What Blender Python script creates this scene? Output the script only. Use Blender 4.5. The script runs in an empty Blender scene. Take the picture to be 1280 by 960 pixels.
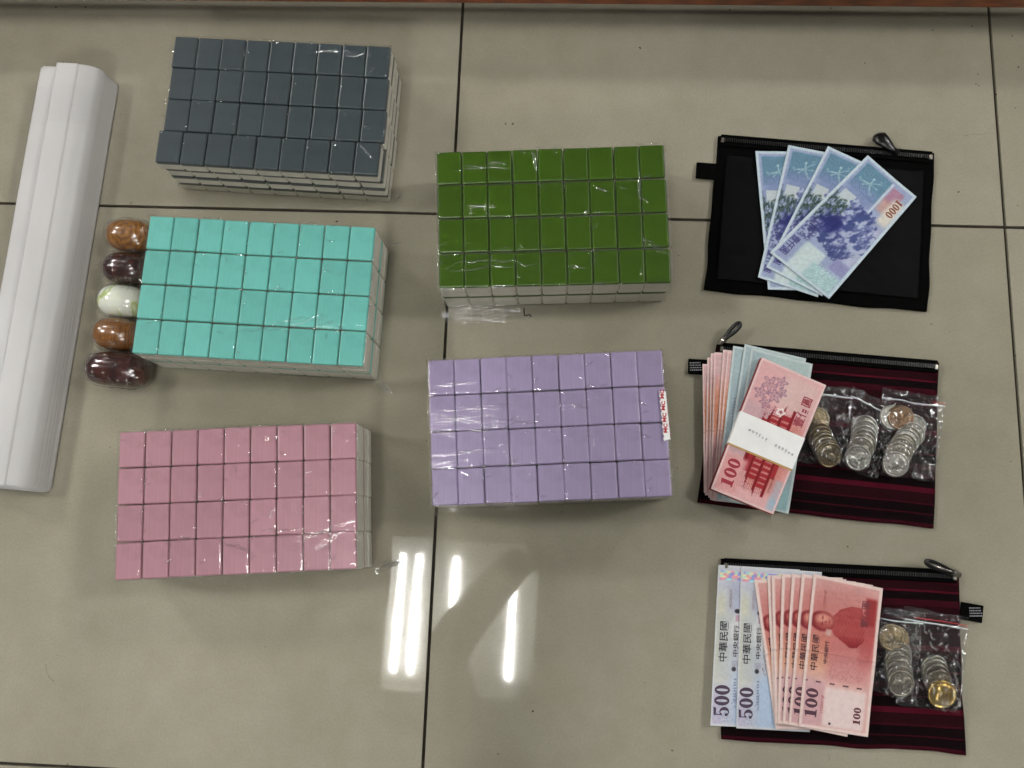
import bpy, bmesh, math, random
import numpy as np
from mathutils import Vector, Matrix

scene = bpy.context.scene
C = scene.collection
random.seed(7)
RS = np.random.RandomState(11)

# ------------------------------------------------------------------ camera, world, exposure
cam_d = bpy.data.cameras.new('camera')
cam = bpy.data.objects.new('camera', cam_d)
C.objects.link(cam)
cam.location = (0.12086, -0.35332, 0.97598)
cam.rotation_euler = (0.16759, 0.04038, 0.03965)
cam_d.sensor_width = 36.0
cam_d.lens = 32.423
cam_d.clip_start = 0.01
cam_d.clip_end = 100.0
scene.camera = cam

world = bpy.data.worlds.new('World')
scene.world = world
world.use_nodes = True
bg = world.node_tree.nodes['Background']
bg.inputs[0].default_value = (1.0, 0.99, 0.96, 1)      # even light of a pale room
bg.inputs[1].default_value = 0.10

scene.view_settings.view_transform = 'Standard'
scene.view_settings.look = 'None'
scene.view_settings.exposure = 0.17
scene.view_settings.gamma = 1.0
scene.view_settings.use_curve_mapping = False
scene.cycles.use_denoising = True
scene.cycles.transparent_max_bounces = 24
scene.cycles.max_bounces = 10
scene.cycles.sample_clamp_indirect = 6.0
scene.cycles.caustics_reflective = False
scene.cycles.caustics_refractive = False

TUBE_DIM = 95.0
TUBE_POWER = 270.0        # radiance of the fluorescent tubes of the ceiling lamps


# ------------------------------------------------------------------ helpers
def lin(c):
    c = np.asarray(c, float) / 255.0
    return np.where(c <= 0.04045, c / 12.92, ((c + 0.055) / 1.055) ** 2.4)


def rgba(c):
    v = lin(c)
    return (float(v[0]), float(v[1]), float(v[2]), 1.0)


def tag(o, label=None, cat=None, group=None, kind=None):
    if label: o['label'] = label
    if cat: o['category'] = cat
    if group: o['group'] = group
    if kind: o['kind'] = kind
    return o


def empty(name, loc=(0, 0, 0), rz=0.0):
    o = bpy.data.objects.new(name, None)
    o.empty_display_size = 0.02
    C.objects.link(o)
    o.location = loc
    o.rotation_euler = (0, 0, rz)
    return o


def link(name, me, mat=None, parent=None, loc=None, rot=None):
    o = bpy.data.objects.new(name, me)
    C.objects.link(o)
    if mat is not None and len(me.materials) == 0:
        for m in (mat if isinstance(mat, (list, tuple)) else [mat]):
            me.materials.append(m)
    if parent is not None: o.parent = parent
    if loc is not None: o.location = loc
    if rot is not None: o.rotation_euler = rot
    return o


def mesh_np(name, verts, faces, smooth=False, col=None, uv=None, mats=None):
    me = bpy.data.meshes.new(name)
    verts = np.asarray(verts, float)
    me.from_pydata(verts.tolist(), [], faces.tolist() if isinstance(faces, np.ndarray) else faces)
    if smooth:
        me.polygons.foreach_set('use_smooth', [True] * len(me.polygons))
    if col is not None:
        a = me.color_attributes.new('Col', 'FLOAT_COLOR', 'POINT')
        c4 = np.ones((len(verts), 4), np.float32)
        c4[:, :3] = col
        a.data.foreach_set('color', c4.ravel())
    if uv is not None:
        a = me.attributes.new('st', 'FLOAT2', 'POINT')
        a.data.foreach_set('vector', np.asarray(uv, np.float32).ravel())
    if mats is not None:
        me.polygons.foreach_set('material_index', np.asarray(mats, np.int32))
    me.update()
    return me


def grid_faces(nu, nv, off=0):
    i = np.arange(nu - 1)[:, None]; j = np.arange(nv - 1)[None, :]
    a = (i * nv + j + off).ravel()
    return np.stack([a, a + nv, a + nv + 1, a + 1], 1)


def bm_mesh(name, bm, smooth=False):
    me = bpy.data.meshes.new(name)
    bmesh.ops.recalc_face_normals(bm, faces=bm.faces)
    bm.to_mesh(me); bm.free()
    if smooth:
        me.polygons.foreach_set('use_smooth', [True] * len(me.polygons))
    return me


def box_mesh(name, sx, sy, sz, bev=0.0, z0=0.0, seg=1, smooth=False):
    bm = bmesh.new()
    bmesh.ops.create_cube(bm, size=1.0)
    for v in bm.verts:
        v.co = Vector((v.co.x * sx, v.co.y * sy, (v.co.z + 0.5) * sz + z0))
    if bev > 0:
        bmesh.ops.bevel(bm, geom=list(bm.edges), offset=bev, segments=seg, affect='EDGES', profile=0.6)
    return bm_mesh(name, bm, smooth)


def tube_mesh(name, pts, r, seg=8, flat=1.0):
    """A round tube along a list of points; r may be a list; closed ends."""
    pts = [Vector(p) for p in pts]
    n = len(pts)
    rr = r if isinstance(r, (list, tuple)) else [r] * n
    V, F = [], []
    for i, p in enumerate(pts):
        d = (pts[min(i + 1, n - 1)] - pts[max(i - 1, 0)]).normalized()
        up = Vector((0, 0, 1)) if abs(d.z) < 0.95 else Vector((1, 0, 0))
        a = d.cross(up).normalized(); b = a.cross(d).normalized()
        for k in range(seg):
            t = 2 * math.pi * k / seg
            V.append(p + a * math.cos(t) * rr[i] + b * math.sin(t) * rr[i] * flat)
    for i in range(n - 1):
        for k in range(seg):
            k2 = (k + 1) % seg
            F.append((i * seg + k, i * seg + k2, (i + 1) * seg + k2, (i + 1) * seg + k))
    F.append(tuple(range(seg - 1, -1, -1)))
    F.append(tuple(range((n - 1) * seg, n * seg)))
    return mesh_np(name, [tuple(v) for v in V], F, smooth=True)


def hash2(i, j, seed):
    n = (i * 374761393 + j * 668265263 + seed * 974634777) & 0xffffffff
    n = ((n ^ (n >> 13)) * 1274126177) & 0xffffffff
    return ((n ^ (n >> 16)) & 0xffff) / 65535.0


def vnoise(x, y, seed=0):
    x = np.asarray(x, float); y = np.asarray(y, float)
    xi = np.floor(x).astype(np.int64); yi = np.floor(y).astype(np.int64)
    fx = x - xi; fy = y - yi
    fx = fx * fx * (3 - 2 * fx); fy = fy * fy * (3 - 2 * fy)
    a = hash2(xi, yi, seed); b = hash2(xi + 1, yi, seed)
    c = hash2(xi, yi + 1, seed); d = hash2(xi + 1, yi + 1, seed)
    return (a * (1 - fx) + b * fx) * (1 - fy) + (c * (1 - fx) + d * fx) * fy


def fbm(x, y, seed=0, o=4):
    s = 0; a = 0.5; t = 0
    for k in range(o):
        s = s + a * vnoise(x * 2 ** k, y * 2 ** k, seed + k * 17); t += a; a *= 0.5
    return s / t


def sstep(a, b, x):
    t = np.clip((x - a) / (b - a), 0, 1)
    return t * t * (3 - 2 * t)


# ------------------------------------------------------------------ materials
def new_mat(name):
    m = bpy.data.materials.new(name)
    m.use_nodes = True
    nt = m.node_tree
    return m, nt, nt.nodes['Principled BSDF']


def N(nt, t, **kw):
    n = nt.nodes.new(t)
    for k, v in kw.items(): setattr(n, k, v)
    return n


def bump(nt, p, src, strength, dist=0.001):
    b = N(nt, 'ShaderNodeBump')
    b.inputs['Strength'].default_value = strength
    b.inputs['Distance'].default_value = dist
    nt.links.new(src, b.inputs['Height'])
    nt.links.new(b.outputs[0], p.inputs['Normal'])
    return b


def noise(nt, scale, detail=4, rough=0.55, coord='Object', sc=(1, 1, 1)):
    tc = N(nt, 'ShaderNodeTexCoord'); mp = N(nt, 'ShaderNodeMapping')
    mp.inputs['Scale'].default_value = sc
    n = N(nt, 'ShaderNodeTexNoise')
    n.inputs['Scale'].default_value = scale
    n.inputs['Detail'].default_value = detail
    n.inputs['Roughness'].default_value = rough
    nt.links.new(tc.outputs[coord], mp.inputs[0]); nt.links.new(mp.outputs[0], n.inputs['Vector'])
    return n


def ramp(nt, src, stops, interp='LINEAR'):
    r = N(nt, 'ShaderNodeValToRGB')
    r.color_ramp.interpolation = interp
    e = r.color_ramp.elements
    while len(e) < len(stops): e.new(0.5)
    for k, (pos, c) in enumerate(stops):
        e[k].position = pos
        e[k].color = rgba(c)
    nt.links.new(src, r.inputs[0])
    return r


def simple(name, c, rough=0.5, metal=0.0, spec=0.5, var=0.0, scale=60, bmp=0.0, bscale=400, sub=0.0, coat=0.0):
    m, nt, p = new_mat(name)
    p.inputs['Base Color'].default_value = rgba(c)
    p.inputs['Roughness'].default_value = rough
    p.inputs['Metallic'].default_value = metal
    p.inputs['Specular IOR Level'].default_value = spec
    p.inputs['Coat Weight'].default_value = coat
    p.inputs['Coat Roughness'].default_value = 0.08
    if sub:
        p.inputs['Subsurface Weight'].default_value = sub
        p.inputs['Subsurface Radius'].default_value = (0.004, 0.004, 0.004)
        p.inputs['Subsurface Scale'].default_value = 1.0
    if var:
        n = noise(nt, scale)
        a = np.asarray(c, float)
        r = ramp(nt, n.outputs[0], [(0.3, np.clip(a * (1 - var), 0, 255)), (0.7, np.clip(a * (1 + var), 0, 255))])
        nt.links.new(r.outputs[0], p.inputs['Base Color'])
    if bmp:
        n2 = noise(nt, bscale, 3)
        bump(nt, p, n2.outputs[0], bmp, 0.0006)
    return m


def film_mat(name, rough=0.10, bmp=0.35, scale=90, tint=(1, 1, 1), haze=0.0, ior=1.45, graze=0.35, crease=0.6, cscale=22, stretch=(1, 1, 1)):
    """Clear plastic film: fresnel mix of a see-through and a glossy surface, fine crinkles as bump."""
    m = bpy.data.materials.new(name)
    m.use_nodes = True
    nt = m.node_tree
    nt.nodes.clear()
    out = N(nt, 'ShaderNodeOutputMaterial')
    tr = N(nt, 'ShaderNodeBsdfTransparent'); tr.inputs[0].default_value = (*tint, 1)
    gl = N(nt, 'ShaderNodeBsdfGlossy'); gl.inputs['Roughness'].default_value = rough
    geo = N(nt, 'ShaderNodeNewGeometry')
    dt = N(nt, 'ShaderNodeVectorMath', operation='DOT_PRODUCT')
    ab = N(nt, 'ShaderNodeMath', operation='ABSOLUTE'); om = N(nt, 'ShaderNodeMath', operation='SUBTRACT'); om.inputs[0].default_value = 1.0
    pw = N(nt, 'ShaderNodeMath', operation='POWER'); pw.inputs[1].default_value = 5.0
    fr = N(nt, 'ShaderNodeMath', operation='MULTIPLY_ADD')
    f0 = ((ior - 1) / (ior + 1)) ** 2 * 1.25
    fr.inputs[1].default_value = graze; fr.inputs[2].default_value = f0; fr.use_clamp = True
    nt.links.new(geo.outputs['Incoming'], dt.inputs[0])
    nt.links.new(dt.outputs['Value'], ab.inputs[0]); nt.links.new(ab.outputs[0], om.inputs[1])
    nt.links.new(om.outputs[0], pw.inputs[0]); nt.links.new(pw.outputs[0], fr.inputs[0])
    mx = N(nt, 'ShaderNodeMixShader')
    n = noise(nt, scale, 3, 0.6, sc=stretch)
    b = N(nt, 'ShaderNodeBump')
    b.inputs['Strength'].default_value = bmp; b.inputs['Distance'].default_value = 0.001
    # sharp creases in patches
    nc = noise(nt, cscale, 2, 0.5, sc=stretch); nc.inputs['Distortion'].default_value = 1.2
    s1 = N(nt, 'ShaderNodeMath', operation='MULTIPLY_ADD'); s1.inputs[1].default_value = 2.0; s1.inputs[2].default_value = -1.0
    s2 = N(nt, 'ShaderNodeMath', operation='ABSOLUTE'); s3 = N(nt, 'ShaderNodeMath', operation='SUBTRACT'); s3.inputs[0].default_value = 1.0
    s4 = N(nt, 'ShaderNodeMath', operation='POWER'); s4.inputs[1].default_value = 22.0
    nm = noise(nt, cscale * 0.35, 2, 0.5)
    mk = N(nt, 'ShaderNodeMapRange'); mk.inputs['From Min'].default_value = 0.48; mk.inputs['From Max'].default_value = 0.62
    mu = N(nt, 'ShaderNodeMath', operation='MULTIPLY')
    ad = N(nt, 'ShaderNodeMath', operation='MULTIPLY_ADD'); ad.inputs[1].default_value = crease / max(bmp, 0.01)
    nt.links.new(nc.outputs[0], s1.inputs[0]); nt.links.new(s1.outputs[0], s2.inputs[0]); nt.links.new(s2.outputs[0], s3.inputs[1])
    nt.links.new(s3.outputs[0], s4.inputs[0]); nt.links.new(nm.outputs[0], mk.inputs[0])
    nt.links.new(s4.outputs[0], mu.inputs[0]); nt.links.new(mk.outputs[0], mu.inputs[1])
    nt.links.new(mu.outputs[0], ad.inputs[0]); nt.links.new(n.outputs[0], ad.inputs[2])
    nt.links.new(ad.outputs[0], b.inputs['Height'])
    nt.links.new(b.outputs[0], gl.inputs['Normal']); nt.links.new(b.outputs[0], dt.inputs[1])
    nt.links.new(fr.outputs[0], mx.inputs[0])
    nt.links.new(tr.outputs[0], mx.inputs[1]); nt.links.new(gl.outputs[0], mx.inputs[2])
    last = mx
    if haze > 0:
        df = N(nt, 'ShaderNodeBsdfDiffuse'); df.inputs[0].default_value = (0.9, 0.9, 0.9, 1)
        m2 = N(nt, 'ShaderNodeMixShader'); m2.inputs[0].default_value = haze
        nt.links.new(mx.outputs[0], m2.inputs[1]); nt.links.new(df.outputs[0], m2.inputs[2])
        last = m2
    nt.links.new(last.outputs[0], out.inputs[0])
    return m


def attr_mat(name, rough=0.7, spec=0.3, bmp=0.1, bscale=900, coat=0.0):
    """Printed paper: the print comes from the colour attribute."""
    m, nt, p = new_mat(name)
    a = N(nt, 'ShaderNodeAttribute'); a.attribute_name = 'Col'
    nt.links.new(a.outputs['Color'], p.inputs['Base Color'])
    p.inputs['Roughness'].default_value = rough
    p.inputs['Specular IOR Level'].default_value = spec
    n2 = noise(nt, bscale, 3)
    bump(nt, p, n2.outputs[0], bmp, 0.0004)
    return m


def floor_mat():
    m, nt, p = new_mat('polished_porcelain')
    n1 = noise(nt, 2.2, 5, 0.6); n2 = noise(nt, 26, 5, 0.65)
    mx = N(nt, 'ShaderNodeMath', operation='MULTIPLY_ADD')
    mx.inputs[1].default_value = 0.35
    nt.links.new(n2.outputs[0], mx.inputs[0]); nt.links.new(n1.outputs[0], mx.inputs[2])
    r = ramp(nt, mx.outputs[0], [(0.42, (136, 131, 114)), (0.66, (147, 142, 125)), (0.9, (160, 155, 139))])
    ng = noise(nt, 420, 2, 0.6)
    grain = ramp(nt, ng.outputs[0], [(0.3, (243, 243, 243)), (0.7, (255, 255, 255))])
    # sparse dark specks of dirt
    n3 = noise(nt, 160, 1, 0.3)
    dark = ramp(nt, n3.outputs[0], [(0.0, (255, 255, 255)), (0.80, (255, 255, 255)), (0.83, (175, 165, 145))])
    mm = N(nt, 'ShaderNodeMix', data_type='RGBA', blend_type='MULTIPLY')
    mm.inputs[0].default_value = 1.0
    nt.links.new(r.outputs[0], mm.inputs[6]); nt.links.new(dark.outputs[0], mm.inputs[7])
    mg = N(nt, 'ShaderNodeMix', data_type='RGBA', blend_type='MULTIPLY'); mg.inputs[0].default_value = 1.0
    nt.links.new(mm.outputs[2], mg.inputs[6]); nt.links.new(grain.outputs[0], mg.inputs[7])
    oi = N(nt, 'ShaderNodeObjectInfo'); hs = N(nt, 'ShaderNodeHueSaturation'); mv = N(nt, 'ShaderNodeMapRange')
    mv.inputs['To Min'].default_value = 0.965; mv.inputs['To Max'].default_value = 1.03
    nt.links.new(oi.outputs['Random'], mv.inputs[0]); nt.links.new(mv.outputs[0], hs.inputs['Value'])
    nt.links.new(mg.outputs[2], hs.inputs['Color'])
    nt.links.new(hs.outputs[0], p.inputs['Base Color'])
    # smears: gloss varies
    n4 = noise(nt, 9, 6, 0.7, sc=(1.0, 0.35, 1))
    rr = N(nt, 'ShaderNodeMapRange')
    rr.inputs['From Min'].default_value = 0.35; rr.inputs['From Max'].default_value = 0.7
    rr.inputs['To Min'].default_value = 0.022; rr.inputs['To Max'].default_value = 0.06
    nt.links.new(n4.outputs[0], rr.inputs[0]); nt.links.new(rr.outputs[0], p.inputs['Roughness'])
    n5 = noise(nt, 14, 2, 0.5)
    bump(nt, p, n5.outputs[0], 0.05, 0.0012)
    p.inputs['Specular IOR Level'].default_value = 0.38
    p.inputs['Coat Weight'].default_value = 0.35
    p.inputs['Coat Roughness'].default_value = 0.012
    return m


def wood_mat(name, c1, c2, scale=30, sc=(1, 1, 1), rough=0.35, coat=0.5, rings=False):
    m, nt, p = new_mat(name)
    tc = N(nt, 'ShaderNodeTexCoord'); mp = N(nt, 'ShaderNodeMapping')
    mp.inputs['Scale'].default_value = sc
    w = N(nt, 'ShaderNodeTexWave')
    w.wave_type = 'RINGS' if rings else 'BANDS'
    if rings: w.rings_direction = 'SPHERICAL'
    w.inputs['Scale'].default_value = scale
    w.inputs['Distortion'].default_value = 6.0
    w.inputs['Detail'].default_value = 4
    w.inputs['Detail Scale'].default_value = 2.0
    nt.links.new(tc.outputs['Object'], mp.inputs[0]); nt.links.new(mp.outputs[0], w.inputs[0])
    r = ramp(nt, w.outputs['Fac'], [(0.0, c1), (1.0, c2)])
    nt.links.new(r.outputs[0], p.inputs['Base Color'])
    p.inputs['Roughness'].default_value = rough
    p.inputs['Coat Weight'].default_value = coat
    p.inputs['Coat Roughness'].default_value = 0.06
    return m


def striped_fabric():
    """Dark maroon cloth with black bands and thin crimson lines, across the pouch (attribute st.y)."""
    m, nt, p = new_mat('striped_cloth')
    a = N(nt, 'ShaderNodeAttribute'); a.attribute_name = 'st'
    sp = N(nt, 'ShaderNodeSeparateXYZ')
    nt.links.new(a.outputs['Vector'], sp.inputs[0])
    bl, mr, dk, cr = (17, 6, 9), (56, 12, 23), (38, 9, 16), (76, 15, 30)
    rq = random.Random(12)
    st = []
    v = 0.0
    while v < 0.97 and len(st) < 30:
        st.append((v, rq.choice([bl, dk, dk, bl]))); v += rq.uniform(0.035, 0.062)
        if len(st) < 30: st.append((v, rq.choice([cr, mr, mr]))); v += rq.choice([0.009, 0.013, 0.034])
    r = ramp(nt, sp.outputs[1], st, 'CONSTANT')
    n = noise(nt, 700, 2)
    mm = N(nt, 'ShaderNodeMix', data_type='RGBA', blend_type='MULTIPLY'); mm.inputs[0].default_value = 0.6
    nt.links.new(r.outputs[0], mm.inputs[6]); nt.links.new(n.outputs[0], mm.inputs[7])
    nt.links.new(mm.outputs[2], p.inputs['Base Color'])
    p.inputs['Roughness'].default_value = 0.75
    p.inputs['Specular IOR Level'].default_value = 0.04
    w = N(nt, 'ShaderNodeTexWave'); w.inputs['Scale'].default_value = 420
    tc = N(nt, 'ShaderNodeTexCoord'); nt.links.new(tc.outputs['Object'], w.inputs[0])
    bump(nt, p, w.outputs['Fac'], 0.25, 0.0004)
    return m


M = {}
M['floor'] = floor_mat()
M['grout'] = simple('dark_grout', (46, 40, 32), 0.9, var=0.3, scale=90)
M['ivory'] = simple('ivory_resin', (212, 210, 200), 0.30, var=0.04, scale=40, sub=0.0)
M['paper'] = attr_mat('banknote_paper')
M['film'] = film_mat('shrink_film', 0.05, 0.22, 55, tint=(0.99, 0.99, 0.985), stretch=(0.4, 1, 1), crease=0.8, cscale=26)
M['bagfilm'] = film_mat('zip_bag_film', 0.05, 0.8, 120, tint=(0.96, 0.96, 0.96), haze=0.006, ior=1.55, graze=0.7, crease=2.0, cscale=45)
M['wrapfilm'] = film_mat('cellophane', 0.06, 0.5, 110, tint=(0.97, 0.97, 0.97), haze=0.004, graze=0.6, crease=1.2, cscale=50)
M['tape'] = film_mat('clear_tape', 0.12, 0.05, 60, tint=(1, 1, 1), crease=0.1, graze=0.1, ior=1.22)
M['bag_crease'] = film_mat('folded_bag_film', 0.08, 0.05, 60, haze=0.03, ior=2.6, graze=0.5, crease=0.0)
M['crease'] = film_mat('folded_film', 0.07, 0.05, 60, haze=0.015, ior=2.0, graze=0.4, crease=0.0)
M['striped'] = striped_fabric()
M['black'] = simple('black_webbing', (5, 5, 5), 0.9, spec=0.03, bmp=0.4, bscale=1200)
M['blacknet'] = simple('black_nylon', (4, 4, 5), 0.5, spec=0.05, var=0.25, scale=40, bmp=0.5, bscale=1500)
M['blackgloss'] = simple('black_plastic', (10, 10, 11), 0.3)
M['nickel'] = simple('nickel', (190, 185, 175), 0.25, metal=1.0)
M['silver'] = simple('cupronickel', (158, 156, 148), 0.32, metal=1.0, var=0.10, scale=300, bmp=0.7, bscale=700)
M['dull'] = simple('worn_cupronickel', (136, 131, 119), 0.36, metal=1.0, var=0.12, scale=250, bmp=0.6, bscale=600)
M['bronze'] = simple('aged_bronze', (132, 118, 92), 0.36, metal=1.0, var=0.12, scale=250, bmp=0.5, bscale=600)
M['copper'] = simple('copper', (126, 102, 80), 0.34, metal=1.0, var=0.1, scale=250, bmp=0.5, bscale=600)
M['gold'] = simple('brass_gold', (206, 176, 104), 0.22, metal=1.0, var=0.06, scale=250, bmp=0.6, bscale=700)
M['white_plastic'] = simple('milky_plastic', (184, 182, 181), 0.42, var=0.03, scale=9, spec=0.5, sub=0.35)
M['white_paper'] = simple('white_paper', (243, 243, 241), 0.8, var=0.02)
M['edge_red'] = simple('note_edges_red', (150, 72, 70), 0.8, var=0.25, scale=900)
M['gold_line'] = simple('kraft_edge', (190, 150, 90), 0.6)
M['ink_grey'] = simple('grey_ink', (140, 140, 145), 0.7)
M['ink_white'] = simple('white_print', (180, 182, 185), 0.7)
M['red_line'] = simple('red_zip_line', (190, 30, 40), 0.4)
M['zip_white'] = simple('zip_ridge', (225, 225, 228), 0.25)
M['red_ink'] = simple('red_ink', (176, 26, 40), 0.6)
M['wood_board'] = wood_mat('orange_wood', (112, 50, 16), (142, 70, 24), 16, (0.4, 4, 4), 0.4, 0.3)
M['toe'] = simple('dark_base', (32, 22, 16), 0.8)
M['hair'] = simple('dark_fibre', (26, 20, 15), 0.6)
M['speck'] = simple('dirt', (52, 40, 30), 0.9)

INK = {}


def ink(c):
    c = tuple(c)
    if c not in INK:
        INK[c] = simple('ink_%d_%d_%d' % c, c, 0.65)
    return INK[c]


# ------------------------------------------------------------------ ceiling lamps (one mirrored in the floor, two behind the cabinet added for brightness)
def emit(name, c, s):
    m = bpy.data.materials.new(name); m.use_nodes = True
    nt = m.node_tree; nt.nodes.clear()
    o = N(nt, 'ShaderNodeOutputMaterial'); e = N(nt, 'ShaderNodeEmission')
    e.inputs[0].default_value = (*c, 1); e.inputs[1].default_value = s
    nt.links.new(e.outputs[0], o.inputs[0])
    return m


M['tube'] = emit('lit_tube', (1.0, 0.99, 0.96), TUBE_POWER)
M['tube_dim'] = emit('lit_dim_tube', (1.0, 0.99, 0.96), TUBE_DIM)  # same kind of tube, set dimmer to even out the floor's brightness
TM = {k: tube_mesh('tube', [(0, -0.245, 0.0), (0, 0.245, 0.0)], 0.013, 10) for k in ('tube', 'tube_dim', 'tube_bright')}
M['tube_bright'] = emit('lit_bright_tube', (1.0, 0.99, 0.96), TUBE_POWER * 1.7)  # same kind of tube at a stronger setting
M['lamp_white'] = simple('lamp_enamel', (176, 176, 172), 0.4)
LZ = 3.0


def lamp(loc, rz, label, mat='tube'):
    t = empty('ceiling_lamp', loc, rz)
    tag(t, label, 'lamp', 'square fluorescent lamps on the ceiling')
    bm = bmesh.new()
    bmesh.ops.create_cube(bm, size=1)
    for v in bm.verts: v.co = Vector((v.co.x * 0.62, v.co.y * 0.62, v.co.z * 0.02 + 0.075))
    link('reflector', bm_mesh('reflector', bm), M['lamp_white'], t)
    for k in range(4):
        a = k * math.pi / 2
        me = box_mesh('lamp_frame', 0.66, 0.025, 0.075, 0.003)
        link('lamp_frame', me, M['lamp_white'], t, (math.sin(a) * 0.322, -math.cos(a) * 0.322, -0.01), (0, 0, a))
    for x in (-0.272, -0.200, -0.040, 0.212):
        link('tube', TM[mat], M[mat], t, (x, 0, 0.035))
    return t


lamp((-0.242, -0.686, LZ), math.radians(-1.4), 'lit square fluorescent ceiling lamp mirrored in the floor by the tile joint', 'tube_dim')
for (lx, ly, lb, tb) in ((2.75, 0.5, 'high above the banknote pouches', 'tube'), (-2.9, 0.3, 'high beyond the white racks', 'tube'), (-0.24, -3.0, 'behind the camera', 'tube'),
                         (2.9, 2.6, 'added beyond the cabinet on the right for more light', 'tube'), (-3.0, 2.5, 'added beyond the cabinet on the left for more light', 'tube')):  # unseen pair, added to brighten the floor near the cabinet
    lamp((lx, ly, LZ), math.radians(-1.4), 'lit square fluorescent ceiling lamp ' + lb, tb)

# ------------------------------------------------------------------ floor
# joints: x = a + b*y and y = c + d*x (the courses are not laid perfectly true)
XJ = [(-1.83, 0.0), (-1.22, 0.0), (-0.61, 0.0), (0.0005, 0.0), (0.6015, -0.022), (1.203, -0.022), (1.805, -0.022)]
YJ = [(-1.82, 0.0), (-1.205, 0.0), (-0.6015, 0.0), (-0.0005, 0.0), (0.604, 0.0), (1.21, 0.0)]
floor = link('floor', mesh_np('floor', [(-4, -4, -0.004), (4, -4, -0.004), (4, 4, -0.004), (-4, 4, -0.004)], [(0, 1, 2, 3)]), M['grout'])
tag(floor, kind='structure')
G = 0.0016


def cross_pt(xj, yj, sx, sy):
    (a, b), (c_, d) = xj, yj
    y = (c_ + d * a) / (1 - d * b)
    return (a + b * y + sx * G, y + sy * G)


for i in range(len(XJ) - 1):
    for j in range(len(YJ) - 1):
        cs = [cross_pt(XJ[i], YJ[j], 1, 1), cross_pt(XJ[i + 1], YJ[j], -1, 1), cross_pt(XJ[i + 1], YJ[j + 1], -1, -1), cross_pt(XJ[i], YJ[j + 1], 1, -1)]
        cx, cy = sum(p[0] for p in cs) / 4, sum(p[1] for p in cs) / 4
        bm = bmesh.new()
        lo = [bm.verts.new((p[0] - cx, p[1] - cy, -0.0095)) for p in cs]; hi = [bm.verts.new((p[0] - cx, p[1] - cy, 0)) for p in cs]
        bm.faces.new(lo[::-1]); top = bm.faces.new(hi)
        for k in range(4): bm.faces.new((lo[k], lo[(k + 1) % 4], hi[(k + 1) % 4], hi[k]))
        bmesh.ops.bevel(bm, geom=list(top.edges), offset=0.0003, segments=1, affect='EDGES')
        link('floor_tile', bm_mesh('floor_tile', bm), M['floor'], floor, (cx, cy, 0))

# wooden cabinet along the top of the picture
CAB = [(-0.5260, 0.2296, 0.0350), (0.6162, 0.2354, 0.0350)]
a, b = Vector(CAB[0]), Vector(CAB[1])
ang = math.atan2(b.y - a.y, b.x - a.x)
mid = (a + b) / 2
cab = empty('wooden_cabinet', (mid.x, mid.y, 0), ang)
tag(cab, 'orange brown wooden cabinet edge at the back of the tiled floor', 'cabinet')
link('front_board', box_mesh('front_board', 2.6, 0.02, 0.06, 0.002, 0.035), M['wood_board'], cab, (0, 0.0102, 0))
link('cabinet_side', box_mesh('cabinet_side', 2.6, 0.40, 0.05, 0.002, 0.04), M['wood_board'], cab, (0, 0.23, 0))
link('toe_board', box_mesh('toe_board', 2.5, 0.02, 0.0385, 0.0, 0.0005), M['toe'], cab, (0, 0.055, 0))


# ------------------------------------------------------------------ blocks of game tiles
def quadmap(q, u, v):
    """q: TL TR BR BL (xy), u to the right, v downwards"""
    q = [np.asarray(p[:2], float) for p in q]
    u = np.asarray(u, float)[..., None]; v = np.asarray(v, float)[..., None]
    return (q[0] * (1 - u) + q[1] * u) * (1 - v) + (q[3] * (1 - u) + q[2] * u) * v


TL_H = 0.0193
BW, BD = 0.0256, 0.0356


def tile_meshes(name, cap, colour):
    m, nt, p = new_mat('tile_back_' + name)
    n = noise(nt, 1.0, 4, 0.6, 'Object', (900, 14, 20))       # fine brushed lines along the tile
    n2 = noise(nt, 22, 3)
    oi = N(nt, 'ShaderNodeObjectInfo')
    c = np.asarray(colour, float)
    r = ramp(nt, n.outputs[0], [(0.3, c * 0.955), (0.7, np.clip(c * 1.035, 0, 255))])
    r2 = ramp(nt, n2.outputs[0], [(0.30, (226, 226, 226)), (0.46, (252, 252, 252)), (0.7, (255, 255, 255))])
    mm = N(nt, 'ShaderNodeMix', data_type='RGBA', blend_type='MULTIPLY'); mm.inputs[0].default_value = 1
    nt.links.new(r.outputs[0], mm.inputs[6]); nt.links.new(r2.outputs[0], mm.inputs[7])
    hs = N(nt, 'ShaderNodeHueSaturation')
    mr = N(nt, 'ShaderNodeMapRange'); mr.inputs['To Min'].default_value = 0.93; mr.inputs['To Max'].default_value = 1.06
    nt.links.new(oi.outputs['Random'], mr.inputs[0]); nt.links.new(mr.outputs[0], hs.inputs['Value'])
    nt.links.new(mm.outputs[2], hs.inputs['Color'])
    nt.links.new(hs.outputs[0], p.inputs['Base Color'])
    p.inputs['Roughness'].default_value = 0.30
    p.inputs['Specular IOR Level'].default_value = 0.4
    body = box_mesh('tile', BW, BD, TL_H - cap - 0.0002, 0.0013, 0, 1)
    body.materials.append(M['ivory'])
    bm = bmesh.new()
    bmesh.ops.create_cube(bm, size=1.0)
    for v in bm.verts:
        v.co = Vector((v.co.x * (BW - 0.0001), v.co.y * (BD - 0.0001), (v.co.z + 0.5) * (cap + 0.0019) - 0.0019))
    top = [e for e in bm.edges if max(e.verts[0].co.z, e.verts[1].co.z) > 0 and not (e.verts[0].co.z < 0 and e.verts[1].co.z < 0)]
    bmesh.ops.bevel(bm, geom=top, offset=0.0017, segments=3, affect='EDGES', profile=0.5)
    back = bm_mesh('coloured_back', bm)
    back.materials.append(m)
    return body, back


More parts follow.
